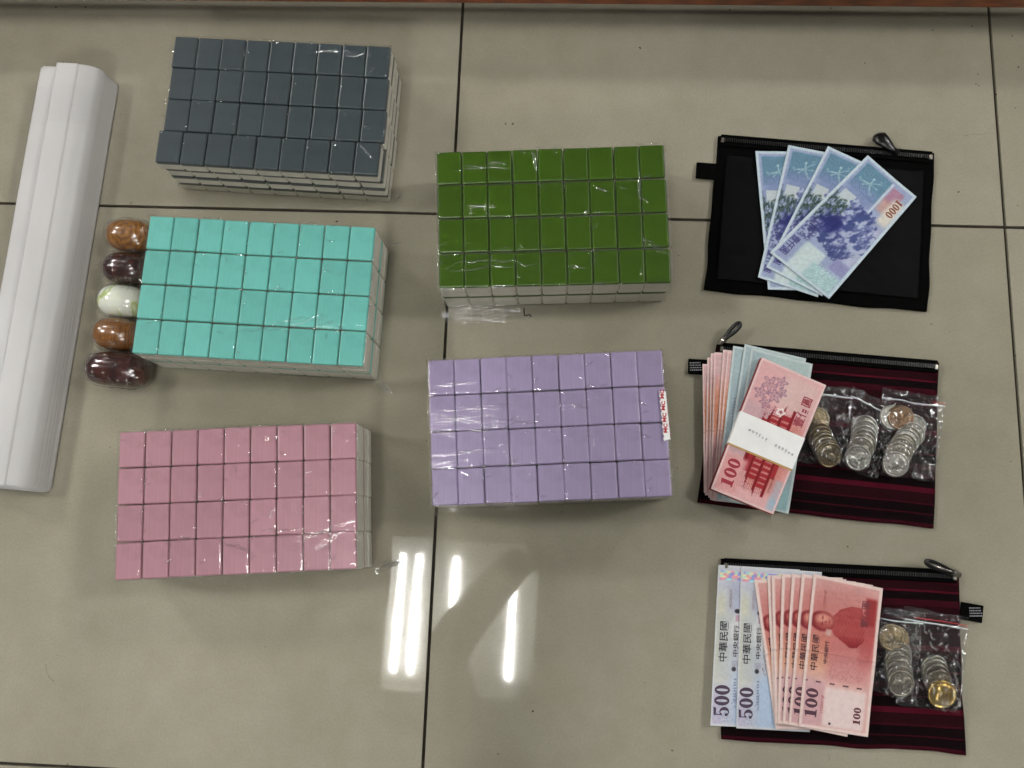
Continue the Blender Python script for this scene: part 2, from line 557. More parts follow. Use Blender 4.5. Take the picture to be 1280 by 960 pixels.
def ridge_field(X, Y, segs):
    z = np.zeros_like(X)
    for (x0, y0, x1, y1, amp, wd) in segs:
        dx, dy = x1 - x0, y1 - y0
        L2 = dx * dx + dy * dy + 1e-12
        t = ((X - x0) * dx + (Y - y0) * dy) / L2
        tc = np.clip(t, 0, 1)
        d = np.hypot(X - x0 - tc * dx, Y - y0 - tc * dy)
        z += amp * np.exp(-(d / wd) ** 2) * (0.35 + 0.65 * vnoise(t * 9, d * 0 + amp * 1e4, 3))
    return z


def film_mesh(q, h, seed, segs, side=0.0015):
    """Shrink film over a block: a wrinkled top sheet and four side sheets, bottom tucked in."""
    rs = np.random.RandomState(seed)
    c = sum(np.asarray(p[:2]) for p in q) / 4
    Q = [np.asarray(p[:2]) + (np.asarray(p[:2]) - c) / np.linalg.norm(np.asarray(p[:2]) - c) * side * 1.4 for p in q]
    V, F, off = [], [], 0
    nu, nv = 236, 146
    u = np.linspace(0, 1, nu); v = np.linspace(0, 1, nv)
    U, W = np.meshgrid(u, v, indexing='ij')
    P = quadmap(Q, U, W)
    X, Y = U * 0.237, W * 0.145
    edge = np.minimum(np.minimum(U, 1 - U) * 0.237, np.minimum(W, 1 - W) * 0.145)
    z = h + 0.0010 + 0.0005 * fbm(X * 45, Y * 45, seed) + ridge_field(X, Y, segs)
    # film dips into the joints between the tiles
    gu = np.abs(((U * 9 + 0.5) % 1) - 0.5) * BW
    gv = np.abs(((W * 4 + 0.5) % 1) - 0.5) * BD
    z -= 0.0003 * np.exp(-(np.minimum(gu, gv) / 0.0012) ** 2)
    z -= 0.0011 * np.exp(-(edge / 0.0012) ** 2)
    V.append(np.c_[P.reshape(-1, 2), z.ravel()]); F.append(grid_faces(nu, nv, off)); off += nu * nv
    for k in range(4):
        A, B = Q[k], Q[(k + 1) % 4]
        L = np.linalg.norm(B - A)
        n = np.array([(B - A)[1], -(B - A)[0]]) / L
        if np.dot((A + B) / 2 - c, n) < 0: n = -n
        ns, nz = int(L / 0.0016), 40
        S, T = np.meshgrid(np.linspace(0, 1, ns), np.linspace(0, 1, nz), indexing='ij')
        d = 0.0009 * fbm(S * L * 40, T * 4 + k * 9, seed + k, 3) - 0.0004
        rr = []
        for _ in range(22):
            s0 = rs.rand() * L; t0 = rs.rand() * h
            rr.append((s0, t0, s0 + rs.uniform(-0.02, 0.02), t0 + rs.uniform(-0.03, 0.03), rs.uniform(0.0004, 0.0012), rs.uniform(0.0006, 0.0013)))
        d = d + ridge_field(S * L, T * h, rr)
        d *= np.clip(np.minimum(S, 1 - S) * 12, 0, 1) * np.clip((1 - T) * 8, 0.0, 1)
        d = d - 0.002 * (1 - T) ** 4 * 0
        xy = A + (B - A) * S[..., None] + n * d[..., None]
        zz = 0.0012 + T * (h - 0.0002)
        V.append(np.c_[xy.reshape(-1, 2), zz.ravel()]); F.append(grid_faces(ns, nz, off)); off += ns * nz
    return np.concatenate(V), np.concatenate(F), Q


def crease_mesh(lines, r):
    """Folded ridges of film: thin half round strips along polylines."""
    V, F = [], []
    for pts in lines:
        pts = np.asarray(pts, float)
        n = len(pts)
        d = np.gradient(pts, axis=0)
        s_ = np.stack([-d[:, 1], d[:, 0], np.zeros(n)], 1)
        s_ /= np.linalg.norm(s_, axis=1)[:, None] + 1e-12
        up = np.cross(d, s_); up /= np.linalg.norm(up, axis=1)[:, None] + 1e-12
        up[up[:, 2] < 0] *= -1
        o = sum(len(v) for v in V)
        w = r * np.sin(np.linspace(0.12, math.pi - 0.12, n)) ** 0.5
        rows = []
        for a in (-1, -0.66, -0.33, 0, 0.33, 0.66, 1):
            rows.append(pts + s_ * (a * w)[:, None] + up * ((1 - a * a) * w * 0.30)[:, None])
        V.append(np.stack(rows, 1).reshape(-1, 3))
        for i in range(n - 1):
            for k in range(6):
                F.append((o + i * 7 + k, o + i * 7 + k + 1, o + (i + 1) * 7 + k + 1, o + (i + 1) * 7 + k))
    return np.concatenate(V), F


def squiggle(rs, x0, y0, x1, y1, n=14, wob=0.12):
    t = np.linspace(0, 1, n)
    dx, dy = x1 - x0, y1 - y0
    o = np.cumsum(rs.normal(0, wob, n)) / 3; o -= o[0] + (o[-1] - o[0]) * t
    return x0 + dx * t - dy * o, y0 + dy * t + dx * o


def ear_mesh(p0, direction, L, w, seed):
    """A crumpled tail of film lying on the floor at a corner."""
    d = Vector((direction[0], direction[1])).normalized(); s = Vector((-d.y, d.x))
    nu, nv = 34, 14
    V = []
    for i in range(nu):
        for j in range(nv):
            a, b = i / (nu - 1), j / (nv - 1) - 0.5
            ww = w * (1 - a) ** 0.7 + 0.0012
            p = Vector(p0[:2]) + d * (a * L) + s * (b * ww)
            z = 0.0022 + (1 - a) ** 2 * 0.010 + 0.004 * (float(fbm(a * 7, b * 5, seed)) - 0.3) * (1 - 0.3 * a)
            V.append((p.x, p.y, max(z, 0.0006)))
    return np.array(V), grid_faces(nu, nv)


def tile_block(name_label, quad, colour, seed, cap=0.0014, rowshift=(0, 0, 0, 0), layershift=0.0004, segs=(), ears=(), flip=True, jit=0.0002, creases=80):
    rs = random.Random(seed)
    body, back = tile_meshes(str(seed), cap, colour)
    c = sum(np.asarray(p[:2]) for p in quad) / 4
    root = empty('tile_block', (float(c[0]), float(c[1]), 0))
    tag(root, name_label, 'tile block', 'film wrapped blocks of game tiles')
    h = TL_H * 4
    inv = Vector((-float(c[0]), -float(c[1]), 0))
    for L in range(4):                          # 0 = bottom
        up = (not flip) or (L % 2 == 1)
        lx, ly = rs.uniform(-1, 1) * layershift, rs.uniform(-1, 1) * layershift
        if L == 3: lx = ly = 0
        for r in range(4):
            for k in range(9):
                if L < 3 and 0 < r < 3 and 0 < k < 8: continue      # wholly inside the block
                u, v = (k + 0.5) / 9, (r + 0.5) / 4
                e = 0.02
                p = quadmap(quad, u, v)
                du = quadmap(quad, u + e, v) - quadmap(quad, u - e, v)
                a = math.atan2(du[1], du[0])
                sh = rowshift[r] * (1.0 if L == 3 else 0.35)
                x = p[0] + lx + sh * math.cos(a) + rs.uniform(-jit, jit)
                y = p[1] + ly + sh * math.sin(a) + rs.uniform(-jit, jit)
                z = L * TL_H + (rs.uniform(0, 0.0006) if L == 3 else 0)
                t = link('tile', body, None, root)
                t.location = Vector((x, y, z)) + inv
                a2 = a + rs.uniform(-0.004, 0.004)
                if up:
                    t.rotation_euler = (0, 0, a2)
                else:
                    t.rotation_euler = (math.pi, 0, a2)
                    t.location.z += TL_H
                cp = link('coloured_back', back, None, t)
                cp.location = (0, 0, TL_H - cap)
    # film
    rsn = np.random.RandomState(seed)
    sg = [tuple(s) for s in segs]
    for _ in range(34):
        x0, y0 = rsn.rand() * 0.237, rsn.rand() * 0.145
        a = rsn.normal(0, 0.5); l = rsn.uniform(0.004, 0.014)
        sg.append((x0, y0, x0 + l * math.cos(a), y0 + l * math.sin(a), rsn.uniform(0.0002, 0.0006), rsn.uniform(0.0006, 0.0011)))
    V, F, Q = film_mesh(quad, h, seed, sg)
    lines = []
    for (x0, y0, x1, y1, am, wd) in list(segs) * 2:
        k = rsn.uniform(0, 0.35); e = rsn.uniform(0.55, 1.0); jy = rsn.normal(0, 0.0012)
        lines.append(squiggle(rsn, x0 + (x1 - x0) * k, y0 + (y1 - y0) * k + jy, x0 + (x1 - x0) * e, y0 + (y1 - y0) * e + jy, 18, 0.06))
    for _ in range(creases):
        # folds gather along the joints between tiles and near the corners
        if rsn.rand() < 0.6:
            x0 = rsn.randint(0, 10) / 9 * 0.237 + rsn.normal(0, 0.002); y0 = rsn.rand() * 0.145
        else:
            x0 = rsn.rand() * 0.237; y0 = rsn.randint(0, 5) / 4 * 0.145 + rsn.normal(0, 0.002)
        a = rsn.normal(0, 0.7); l = rsn.uniform(0.002, 0.011)
        lines.append(squiggle(rsn, x0, y0, x0 + l * math.cos(a), y0 + l * math.sin(a), 10, 0.2))
    L3 = []
    for (x, y) in lines:
        x = np.clip(x, 0.0008, 0.2362); y = np.clip(y, 0.0008, 0.1442)
        p = quadmap(Q, x / 0.237, y / 0.145)
        L3.append(np.c_[p - c, np.full(len(x), h + 0.0014)])
    for (ci, dx, dy, Ln, w) in ears:
        d = np.array([dx, dy]) / math.hypot(dx, dy); sd = np.array([-d[1], d[0]])
        for _ in range(7):
            k0 = rsn.uniform(0, 0.4); k1 = rsn.uniform(0.6, 1.0); b0 = rsn.normal(0, 0.25) * w
            x, y = squiggle(rsn, k0 * Ln, b0 * (1 - k0), k1 * Ln, b0 * (1 - k1), 12, 0.1)
            p = Q[ci] + d * x[:, None] + sd * y[:, None]
            L3.append(np.c_[p - c, 0.0035 + 0.010 * (1 - x / Ln) ** 2])
    cv, cf = crease_mesh(L3, 0.0011)
    co = link('film_crease', mesh_np('film_crease', cv, cf, smooth=True), M['crease'], root)
    co['kind'] = 'stuff'
    off = len(V)
    for (ci, dx, dy, Ln, w) in ears:
        v2, f2 = ear_mesh(Q[ci], (dx, dy), Ln, w, seed + ci)
        V = np.concatenate([V, v2]); F = np.concatenate([F, f2 + off]); off += len(v2)
    V = V + np.array([-c[0], -c[1], 0])
    link('shrink_film', mesh_np('shrink_film', V, F, smooth=True), M['film'], root)
    return root, c, h


Hh = 0.0772
# wrinkles: x0,y0,x1,y1 in metres on the top sheet (x right, y down), height, width
tile_block('dark slate grey block of tiles, topmost left, its rows stepped unevenly',
           [(-0.2991, 0.1641, 0.0772), (-0.0649, 0.1559, 0.0772), (-0.0667, 0.0109, 0.0772), (-0.3033, 0.0205, 0.0772)], (60, 69, 73), 21, cap=0.0042, flip=False,
           rowshift=(0.0006, 0.0014, 0.0016, -0.0022), layershift=0.0012, jit=0.0003,
           segs=[(0.15, 0.012, 0.20, 0.006, .0006, .001), (0.17, 0.016, 0.225, 0.012, .0005, .0009), (0.212, 0.03, 0.228, 0.022, .0006, .0009), (0.21, 0.11, 0.23, 0.13, .0006, .001)],
           ears=[(2, 0.5, 0.55, 0.018, 0.010), (3, -0.3, 0.25, 0.012, 0.008), (0, -0.4, -0.9, 0.02, 0.008)])
tile_block('turquoise mint green block of tiles beside the row of wooden beads',
           [(-0.3048, -0.0375, 0.0772), (-0.0673, -0.0444, 0.0772), (-0.0708, -0.1906, 0.0772), (-0.3082, -0.1842, 0.0772)], (106, 184, 174), 22,
           segs=[(0.10, 0.118, 0.21, 0.095, .0006, .0012), (0.16, 0.112, 0.20, 0.104, .0005, .0009), (0.195, 0.103, 0.205, 0.101, .0007, .001)],
           ears=[(2, 0.7, -0.6, 0.022, 0.012), (1, 0.9, 0.5, 0.016, 0.008)])
tile_block('pink block of tiles, lowest of the three on the left',
           [(-0.3116, -0.2641, 0.0772), (-0.0735, -0.2462, 0.0772), (-0.0638, -0.3880, 0.0772), (-0.3001, -0.4091, 0.0772)], (174, 128, 140), 23,
           segs=[(0.17, 0.118, 0.235, 0.095, .0007, .0012), (0.195, 0.122, 0.225, 0.105, .0006, .001), (0.13, 0.105, 0.22, 0.108, .0004, .0012), (0.15, 0.09, 0.156, 0.08, .0007, .0009), (0.1, 0.11, 0.16, 0.135, .0004, .001)],
           ears=[(2, 1.0, 0.25, 0.032, 0.014)])
tile_block('pale purple block of tiles with a red and white sticker',
           [(-0.0062, -0.1812, 0.0772), (0.2259, -0.1633, 0.0772), (0.2377, -0.3076, 0.0772), (0.0056, -0.3257, 0.0772)], (158, 144, 178), 24, jit=0.0003,
           segs=[(0.0, 0.055, 0.10, 0.060, .0012, .0012), (0.0, 0.063, 0.12, 0.065, .0010, .001), (0.002, 0.058, 0.06, 0.064, .0012, .0009), (0.01, 0.05, 0.09, 0.052, .0006, .001),
                 (0.0, 0.095, 0.075, 0.092, .0008, .001), (0.0, 0.103, 0.04, 0.100, .0007, .001), (0.0, 0.067, 0.03, 0.08, .0006, .0009), (0.005, 0.028, 0.05, 0.025, .0007, .001), (0.13, 0.05, 0.17, 0.058, .0004, .001),
                 (0.2, 0.08, 0.225, 0.09, .0005, .001), (0.0, 0.14, 0.01, 0.13, .0009, .001)],
           ears=[(3, -0.2, -0.3, 0.010, 0.01)])
tile_block('olive green block of tiles, glossy film across the tile joint',
           [(-0.0100, 0.0385, 0.0772), (0.2249, 0.0523, 0.0772), (0.2346, -0.0952, 0.0772), (0.0011, -0.1077, 0.0772)], (53, 82, 0), 25,
           segs=[(0.0, 0.02, 0.09, 0.022, .0005, .001), (0.05, 0.017, 0.075, 0.016, .0009, .001), (0.21, 0.03, 0.205, 0.06, .0009, .0011), (0.205, 0.055, 0.218, 0.062, .0009, .001), (0.0, 0.125, 0.12, 0.12, .0005, .001),
                 (0.16, 0.045, 0.185, 0.055, .0005, .001), (0.025, 0.06, 0.065, 0.061, .0009, .0008), (0.13, 0.124, 0.15, 0.127, .0008, .0009), (0.1, 0.0, 0.105, 0.03, .0005, .001), (0.2, 0.095, 0.235, 0.12, .0004, .001)],
           ears=[(3, 0.2, -1.0, 0.02, 0.02)])

# text outlines -------------------------------------------------------------------------
_TX = {}


def text_tris(s, bold=0.012):
    """Flat text as (vertices Nx2, faces), centred, cap height about 0.7."""
    key = (s, bold)
    if key in _TX: return _TX[key]
    c = bpy.data.curves.new('lettering_source', 'FONT')
    c.body = s; c.offset = bold; c.resolution_u = 3
    o = bpy.data.objects.new('lettering_source', c)
    C.objects.link(o)
    me = bpy.data.meshes.new_from_object(o.evaluated_get(bpy.context.evaluated_depsgraph_get()))
    V = np.array([v.co[:2] for v in me.vertices]).reshape(-1, 2)
    F = [tuple(p.vertices) for p in me.polygons]
    bpy.data.objects.remove(o); bpy.data.curves.remove(c); bpy.data.meshes.remove(me)
    if len(V): V = V - (V.min(0) + V.max(0)) / 2
    _TX[key] = (V, F)
    return _TX[key]


def ring(cx, cy, ro, ri, n=28):
    V, F = [], []
    for k in range(n):
        a = 2 * math.pi * k / n
        V.append((cx + ro[0] * math.cos(a), cy + ro[1] * math.sin(a)))
        V.append((cx + ri[0] * math.cos(a), cy + ri[1] * math.sin(a)))
    for k in range(n):
        k2 = (k + 1) % n
        F.append((2 * k, 2 * k2, 2 * k2 + 1, 2 * k + 1))
    return V, F


def digits(s):
    """Heavy serif numerals built from outlines; height 1, centred."""
    V, F = [], []
    x = 0.0

    def add(v, f):
        o = len(V); V.extend(v); F.extend([tuple(i + o for i in ff) for ff in f])
    for ch in s:
        if ch == '0':
            add(*ring(x + 0.34, 0.5, (0.35, 0.5), (0.095, 0.37)))
            x += 0.76
        elif ch == '1':
            add([(x + 0.15, 0.06), (x + 0.45, 0.06), (x + 0.45, 1.0), (x + 0.15, 0.92)], [(0, 1, 2, 3)])
            add([(x + 0.02, 0), (x + 0.58, 0), (x + 0.58, 0.11), (x + 0.02, 0.11)], [(0, 1, 2, 3)])
            add([(x + 0.0, 0.80), (x + 0.19, 0.84), (x + 0.42, 1.0), (x + 0.02, 0.87)], [(0, 1, 2, 3)])
            x += 0.68
        elif ch == '5':
            add([(x + 0.08, 0.84), (x + 0.58, 0.84), (x + 0.66, 1.02), (x + 0.08, 1.0)], [(0, 1, 2, 3)])
            add([(x + 0.08, 0.46), (x + 0.15, 0.50), (x + 0.15, 1.0), (x + 0.08, 1.0)], [(0, 1, 2, 3)])
            vo, vi = [], []
            for k in range(19):
                a = math.radians(150 - k * 17.5)
                vo.append((x + 0.33 + 0.34 * math.cos(a), 0.31 + 0.32 * math.sin(a)))
                t = abs(math.sin(a))
                vi.append((x + 0.30 + 0.13 * math.cos(a), 0.31 + 0.25 * math.sin(a)))
            add(vo + vi, [(k, k + 1, 20 + k, 19 + k) for k in range(18)])
            v, f = ring(x + 0.12, 0.17, (0.11, 0.11), (0.001, 0.001), 12)
            add(v, f)
            x += 0.76
    V = np.array(V); V = V - (V.min(0) + V.max(0)) / 2
    return V, F


# ------------------------------------------------------------------ banknotes
NW, NU, NV = 70.0, 96, 200          # width in mm, grid


def poly_mask(X, Y, pts):
    ins = np.zeros(X.shape, bool)
    n = len(pts)
    for k in range(n):
        x0, y0 = pts[k]; x1, y1 = pts[(k + 1) % n]
        if y0 == y1: continue
        c = ((y0 > Y) != (y1 > Y)) & (X < (x1 - x0) * (Y - y0) / (y1 - y0) + x0)
        ins ^= c
    return ins


def mix(a, b, m):
    return a * (1 - m[..., None]) + np.asarray(b, float) * m[..., None]


def rect(X, Y, x0, x1, y0, y1, s=1.2):
    return sstep(x0 - s, x0 + s, X) * (1 - sstep(x1 - s, x1 + s, X)) * sstep(y0 - s, y0 + s, Y) * (1 - sstep(y1 - s, y1 + s, Y))


def blob(X, Y, cx, cy, rx, ry, s=0.15):
    return 1 - sstep(1 - s, 1 + s, np.hypot((X - cx) / rx, (Y - cy) / ry))


def art_100_front(X, Y, sd):
    n = fbm(X / 9, Y / 9, 5); f = fbm(X / 2.2, Y / 2.2, 9)
    c = np.ones(X.shape + (3,)) * np.array((219, 176, 170.0))
    c = mix(c, (224, 170, 140), rect(X, Y, -5, 26, 55, 92, 8) * 0.8)
    c = mix(c, (214, 150, 148), rect(X, Y, 22, 66, 56, 98, 5) * 0.7)
    c = mix(c, (196, 102, 98), sstep(52, 20, X * 0 + np.hypot((X - 34) * 0.7, Y - 42)) * 0.5)
    c = mix(c, (168, 72, 74), rect(X, Y, 55, 66, 13, 58, 2.0) * (1 - sstep(35, 75, Y)))
    c = mix(c, (190, 100, 100), rect(X, Y, 52, 66, 40, 95, 2.5) * (1 - sstep(55, 96, Y)) * 0.9)
    # faint pattern in the top field and behind the lower half
    lines = 0.5 + 0.5 * np.sin((X + 5 * n) * 3.1 + 4 * f)
    c = mix(c, (196, 150, 148), rect(X, Y, 14, 52, 4, 26, 2) * (lines > 0.62) * 0.45)
    c = mix(c, (190, 128, 128), rect(X, Y, 24, 60, 60, 97, 2) * (np.sin(f * 40) > 0.2) * 0.5)
    # seated figure, upright when the note is turned: a plain bust in dark red
    body = poly_mask(X, Y, [(23, 49), (24, 36), (30, 29), (40, 24), (52, 24), (56, 36), (56, 56), (50, 63), (43, 64), (33, 58), (26, 54)])
    sh = 0.6 * fbm(X / 7 + Y / 5, Y / 12 - X / 9, 77, 3) + 0.4 * (0.5 + 0.5 * np.sin(X * 2.2 + Y * 0.8 + 7 * n))
    bc = np.ones(c.shape) * np.array((170, 74, 76.0)); bc = mix(bc, (206, 128, 122), sh * 0.55)
    bc = mix(bc, (150, 52, 60), sstep(50, 62, Y) * 0.8)
    c = np.where(body[..., None], bc, c)
    c = mix(c, (138, 46, 54), blob(X, Y, 13.5, 43, 12.5, 9.4))
    c = mix(c, (212, 136, 124), blob(X, Y, 15.5, 42, 9.6, 7.2, 0.45))
    c = mix(c, (228, 168, 152), blob(X, Y, 13, 40.5, 5, 3.5, 0.8) * 0.7)
    c = mix(c, (178, 92, 90), blob(X, Y, 15.5, 47.5, 8.0, 3.2, 0.6) * 0.7)
    for (fx, fy, rx, ry) in ((13.5, 39.8, 0.8, 1.9), (13.5, 45.4, 0.8, 1.9), (17.2, 43.2, 1.6, 0.7), (20.6, 42.6, 0.7, 2.0)):
        c = mix(c, (150, 62, 66), blob(X, Y, fx, fy, rx, ry, 0.6) * 0.75)
    # pale field at the foot
    c = mix(c, (226, 208, 206), rect(X, Y, 23, 64, 104, 141, 2.5) * 0.85)
    c = mix(c, (205, 165, 178), rect(X, Y, 1, 22, 100, 142, 2) * 0.45)
    # metal thread
    c = mix(c, (92, 72, 78), rect(X, Y, -1, 71, 100.2, 101.4, 0.35) * (np.sin(X * 0.46 + 0.6) > 0.35))
    c = mix(c, (228, 205, 198), 1 - rect(X, Y, 3, 67, 3, 142, 0.7))
    c = mix(c, (208, 178, 166), rect(X, Y, 17.5, 22.5, 51, 57, .4) * 0 + rect(X, Y, 18, 23, 50, 56, .4) * 0.8)
    return c * (0.965 + 0.07 * f)[..., None] * (1 - 0.05 * (np.abs(Y - 73) < 0.8))[..., None]


def art_100_back(X, Y, sd):
    n = fbm(X / 9, Y / 9, 25); f = fbm(X / 2.0, Y / 2.0, 29)
    c = np.ones(X.shape + (3,)) * np.array((226, 178, 178.0))
    c = mix(c, (216, 138, 126), rect(X, Y, 30, 66, 50, 128, 9) * 0.8)
    c = mix(c, (222, 190, 186), rect(X, Y, 30, 66, 6, 40, 6) * 0.9)
    c = mix(c, (204, 172, 178), rect(X, Y, -4, 34, 46, 104, 6) * 0.75)
    c = mix(c, (200, 190, 176), blob(X, Y, 60, 76, 10, 14, 0.5) * 0.9)
    # flowers
    fl = np.zeros(X.shape)
    for k, (cx, cy, r) in enumerate(((17, 22, 8), (28, 16, 6), (12, 34, 7), (26, 32, 7), (20, 42, 6), (32, 26, 5))):
        a = np.arctan2(Y - cy, X - cx); rr = np.hypot(X - cx, Y - cy)
        pet = r * (0.72 + 0.28 * np.cos(5 * a + k))
        fl = np.maximum(fl, ((np.abs(rr - pet) < 0.9) | (rr < 1.2)) * 1.0)
        fl = np.maximum(fl, (rr < pet) * 0.35)
    c = mix(c, (166, 130, 150), fl * 0.8)
    # tiered hall, roofs pointing to the left side, on a stepped base
    def tier(x0, x1, h0, h1, col, m=1.0):
        nonlocal c
        yc = 86
        hw = 1.32 * (h0 + (h1 - h0) * np.clip((X - x0) / (x1 - x0), 0, 1) ** 1.6)
        msk = sstep(x0 - .4, x0 + .4, X) * (1 - sstep(x1 - .4, x1 + .4, X)) * (np.abs(Y - yc) < hw)
        c = mix(c, col, msk * m)
    dk, md, lt = (150, 32, 48), (182, 62, 70), (226, 170, 160)
    tier(17, 20, 1, 7, dk); tier(20, 24, 14, 27, dk); tier(24, 28, 22, 22, md); tier(28, 31, 25, 34, dk)
    tier(31, 39, 27, 27, md); tier(39, 42, 33, 38, dk); tier(42, 50, 30, 30, md); tier(50, 53, 36, 36, dk); tier(53, 57, 20, 20, md)
    col = (np.abs(((Y - 84) % 5.6) - 2.8) < 0.9) & (np.abs(Y - 86) < 37) & (((X > 31.5) & (X < 38.5)) | ((X > 42.5) & (X < 49.5)))
    c = mix(c, lt, col * 0.75)
    c = mix(c, dk, ((np.sin(Y * 1.9) * np.sin(X * 2.3)) > 0.35) * rect(X, Y, 20, 53, 42, 132, 1) * 0.45)
    a = np.arctan2(Y - 45, X - 38); rr = np.hypot(X - 38, Y - 45)
    c = mix(c, (240, 230, 226), (rr < 4.2 + 0.8 * np.cos(5 * a)) * 0.9)
    c = mix(c, (176, 100, 116), (rr < 1.9 + 0.5 * np.cos(5 * a)) * 0.9)
    c = mix(c, (226, 168, 166), rect(X, Y, 2, 26, 104, 142, 3) * 0.9)
    c = mix(c, (160, 190, 208), rect(X, Y, 60, 69, 112, 146, 3) * 0.8 * n * 1.6)
    c = mix(c, (230, 200, 198), 1 - rect(X, Y, 2, 68, 2, 143, 0.7))
    c = mix(c, (206, 160, 160), rect(X, Y, 48, 66, 20, 46, 2) * (np.sin(f * 44) > 0.3) * 0.25)
    return c * (0.96 + 0.08 * f)[..., None]


def art_pink_plain(X, Y, sd):
    n = fbm(X / 7, Y / 7, 45 + sd); f = fbm(X / 2, Y / 2, 49)
    c = np.ones(X.shape + (3,)) * np.array((222, 176, 178.0))
    c = mix(c, (216, 146, 112), rect(X, Y, -9, 80, 34, 84, 16) * (0.55 + 0.5 * n))
    c = mix(c, (206, 152, 160), rect(X, Y, -9, 80, 86, 130, 10) * 0.6)
    c = mix(c, (204, 180, 176), rect(X, Y, 3, 26, 4, 22, 3) * 0.6)
    c = mix(c, (70, 58, 66), (np.abs(X - 11) < 0.45) * (np.sin(Y * 2.2) > -0.1) * rect(X, Y, 0, 70, 28, 60, .4) * 0.9)
    c = mix(c, (230, 206, 202), 1 - rect(X, Y, 1.6, 68, 2, 143, 0.6))
    c = mix(c, (190, 140, 138), (np.abs(Y - 78) < 0.7) * 0.4)
    return c * (0.95 + 0.1 * f)[..., None]


def art_blue_plain(X, Y, sd):
    n = fbm(X / 9, Y / 9, 65 + sd); f = fbm(X / 2, Y / 2, 69)
    c = np.ones(X.shape + (3,)) * np.array((172, 190, 194.0))
    c = mix(c, (150, 164, 178), rect(X, Y, 4, 60, 34, 110, 16) * (0.4 + 0.6 * n))
    c = mix(c, (182, 200, 196), rect(X, Y, 20, 80, -8, 34, 8) * 0.7)
    c = mix(c, (160, 200, 204), rect(X, Y, -9, 80, 120, 160, 6) * 0.8)
    c = mix(c, (60, 66, 78), (np.abs(X - 8) < 0.45) * (np.sin(Y * 2.2) > -0.1) * rect(X, Y, 0, 70, 48, 78, .4) * 0.9)
    c = mix(c, (196, 208, 208), 1 - rect(X, Y, 2.4, 67, 2, 143, 0.6))
    return c * (0.955 + 0.09 * f)[..., None]


def art_500_front(X, Y, sd):
    n = fbm(X / 9, Y / 9, 85); f = fbm(X / 2, Y / 2, 89)
    c = np.ones(X.shape + (3,)) * np.array((196, 198, 208.0))
    c = mix(c, (208, 206, 180), rect(X, Y, -9, 12, 26, 108, 9) * 0.75)
    c = mix(c, (176, 180, 200), rect(X, Y, 10, 40, 14, 44, 6) * 0.8)
    c = mix(c, (184, 190, 196), rect(X, Y, 2, 20, 46, 104, 4) * 0.6)
    c = mix(c, (178, 198, 222), rect(X, Y, 18, 80, 100, 150, 7) * 0.9)
    c = mix(c, (190, 176, 204), rect(X, Y, -9, 10, 118, 150, 5) * 0.5)
    c = mix(c, (216, 216, 214), blob(X, Y, 26, 60, 14, 16, 0.4) * 0.8)
    w = np.sin(X * 1.0 + 8 * n) + np.sin(Y * 1.1 + 6 * f)
    c = mix(c, (156, 166, 196), ((np.abs(w) < 0.18) * rect(X, Y, 1, 20, 122, 144, 1)) * 0.7)
    # foil strip with rainbow patches
    h = fbm(X / 2.6, Y / 2.6, 97, 2); g = fbm(X / 3.1 + 9, Y / 2.2, 99, 2)
    fo = 95 + 0.5 * np.stack([120 + 170 * sstep(.35, .75, h), 130 + 140 * sstep(.4, .7, g), 165 + 110 * sstep(.3, .7, 1 - h)], -1)
    m = rect(X, Y, -2, 72, 5, 14, 0.6)
    c = c * (1 - m[..., None]) + np.clip(fo, 60, 255) * m[..., None]
    c = mix(c, (190, 150, 170), rect(X, Y, 17, 22.5, 46, 52, .4) * 0.8)
    c = mix(c, (170, 170, 185), rect(X, Y, 15.5, 21, 88, 94, .4) * 0.8)
    c = mix(c, (58, 54, 62), blob(X, Y, 18.5, 42.5, 2.6, 2.2) * 0.9 + blob(X, Y, 17.5, 96, 2.0, 2.2) * 0.9)
    c = mix(c, (58, 54, 62), rect(X, Y, 22.5, 25, 36, 100, .5) * (fbm(X, Y / 3, 91) > 0.55) * 0.8)
    c = mix(c, (58, 70, 90), rect(X, Y, 18, 20, 104, 126, .4) * (np.sin(Y * 2.4) > 0) * 0.4)
    c = mix(c, (206, 208, 212), 1 - rect(X, Y, 1.2, 68, 2, 146, 0.5))
    return c * (0.96 + 0.08 * f)[..., None]


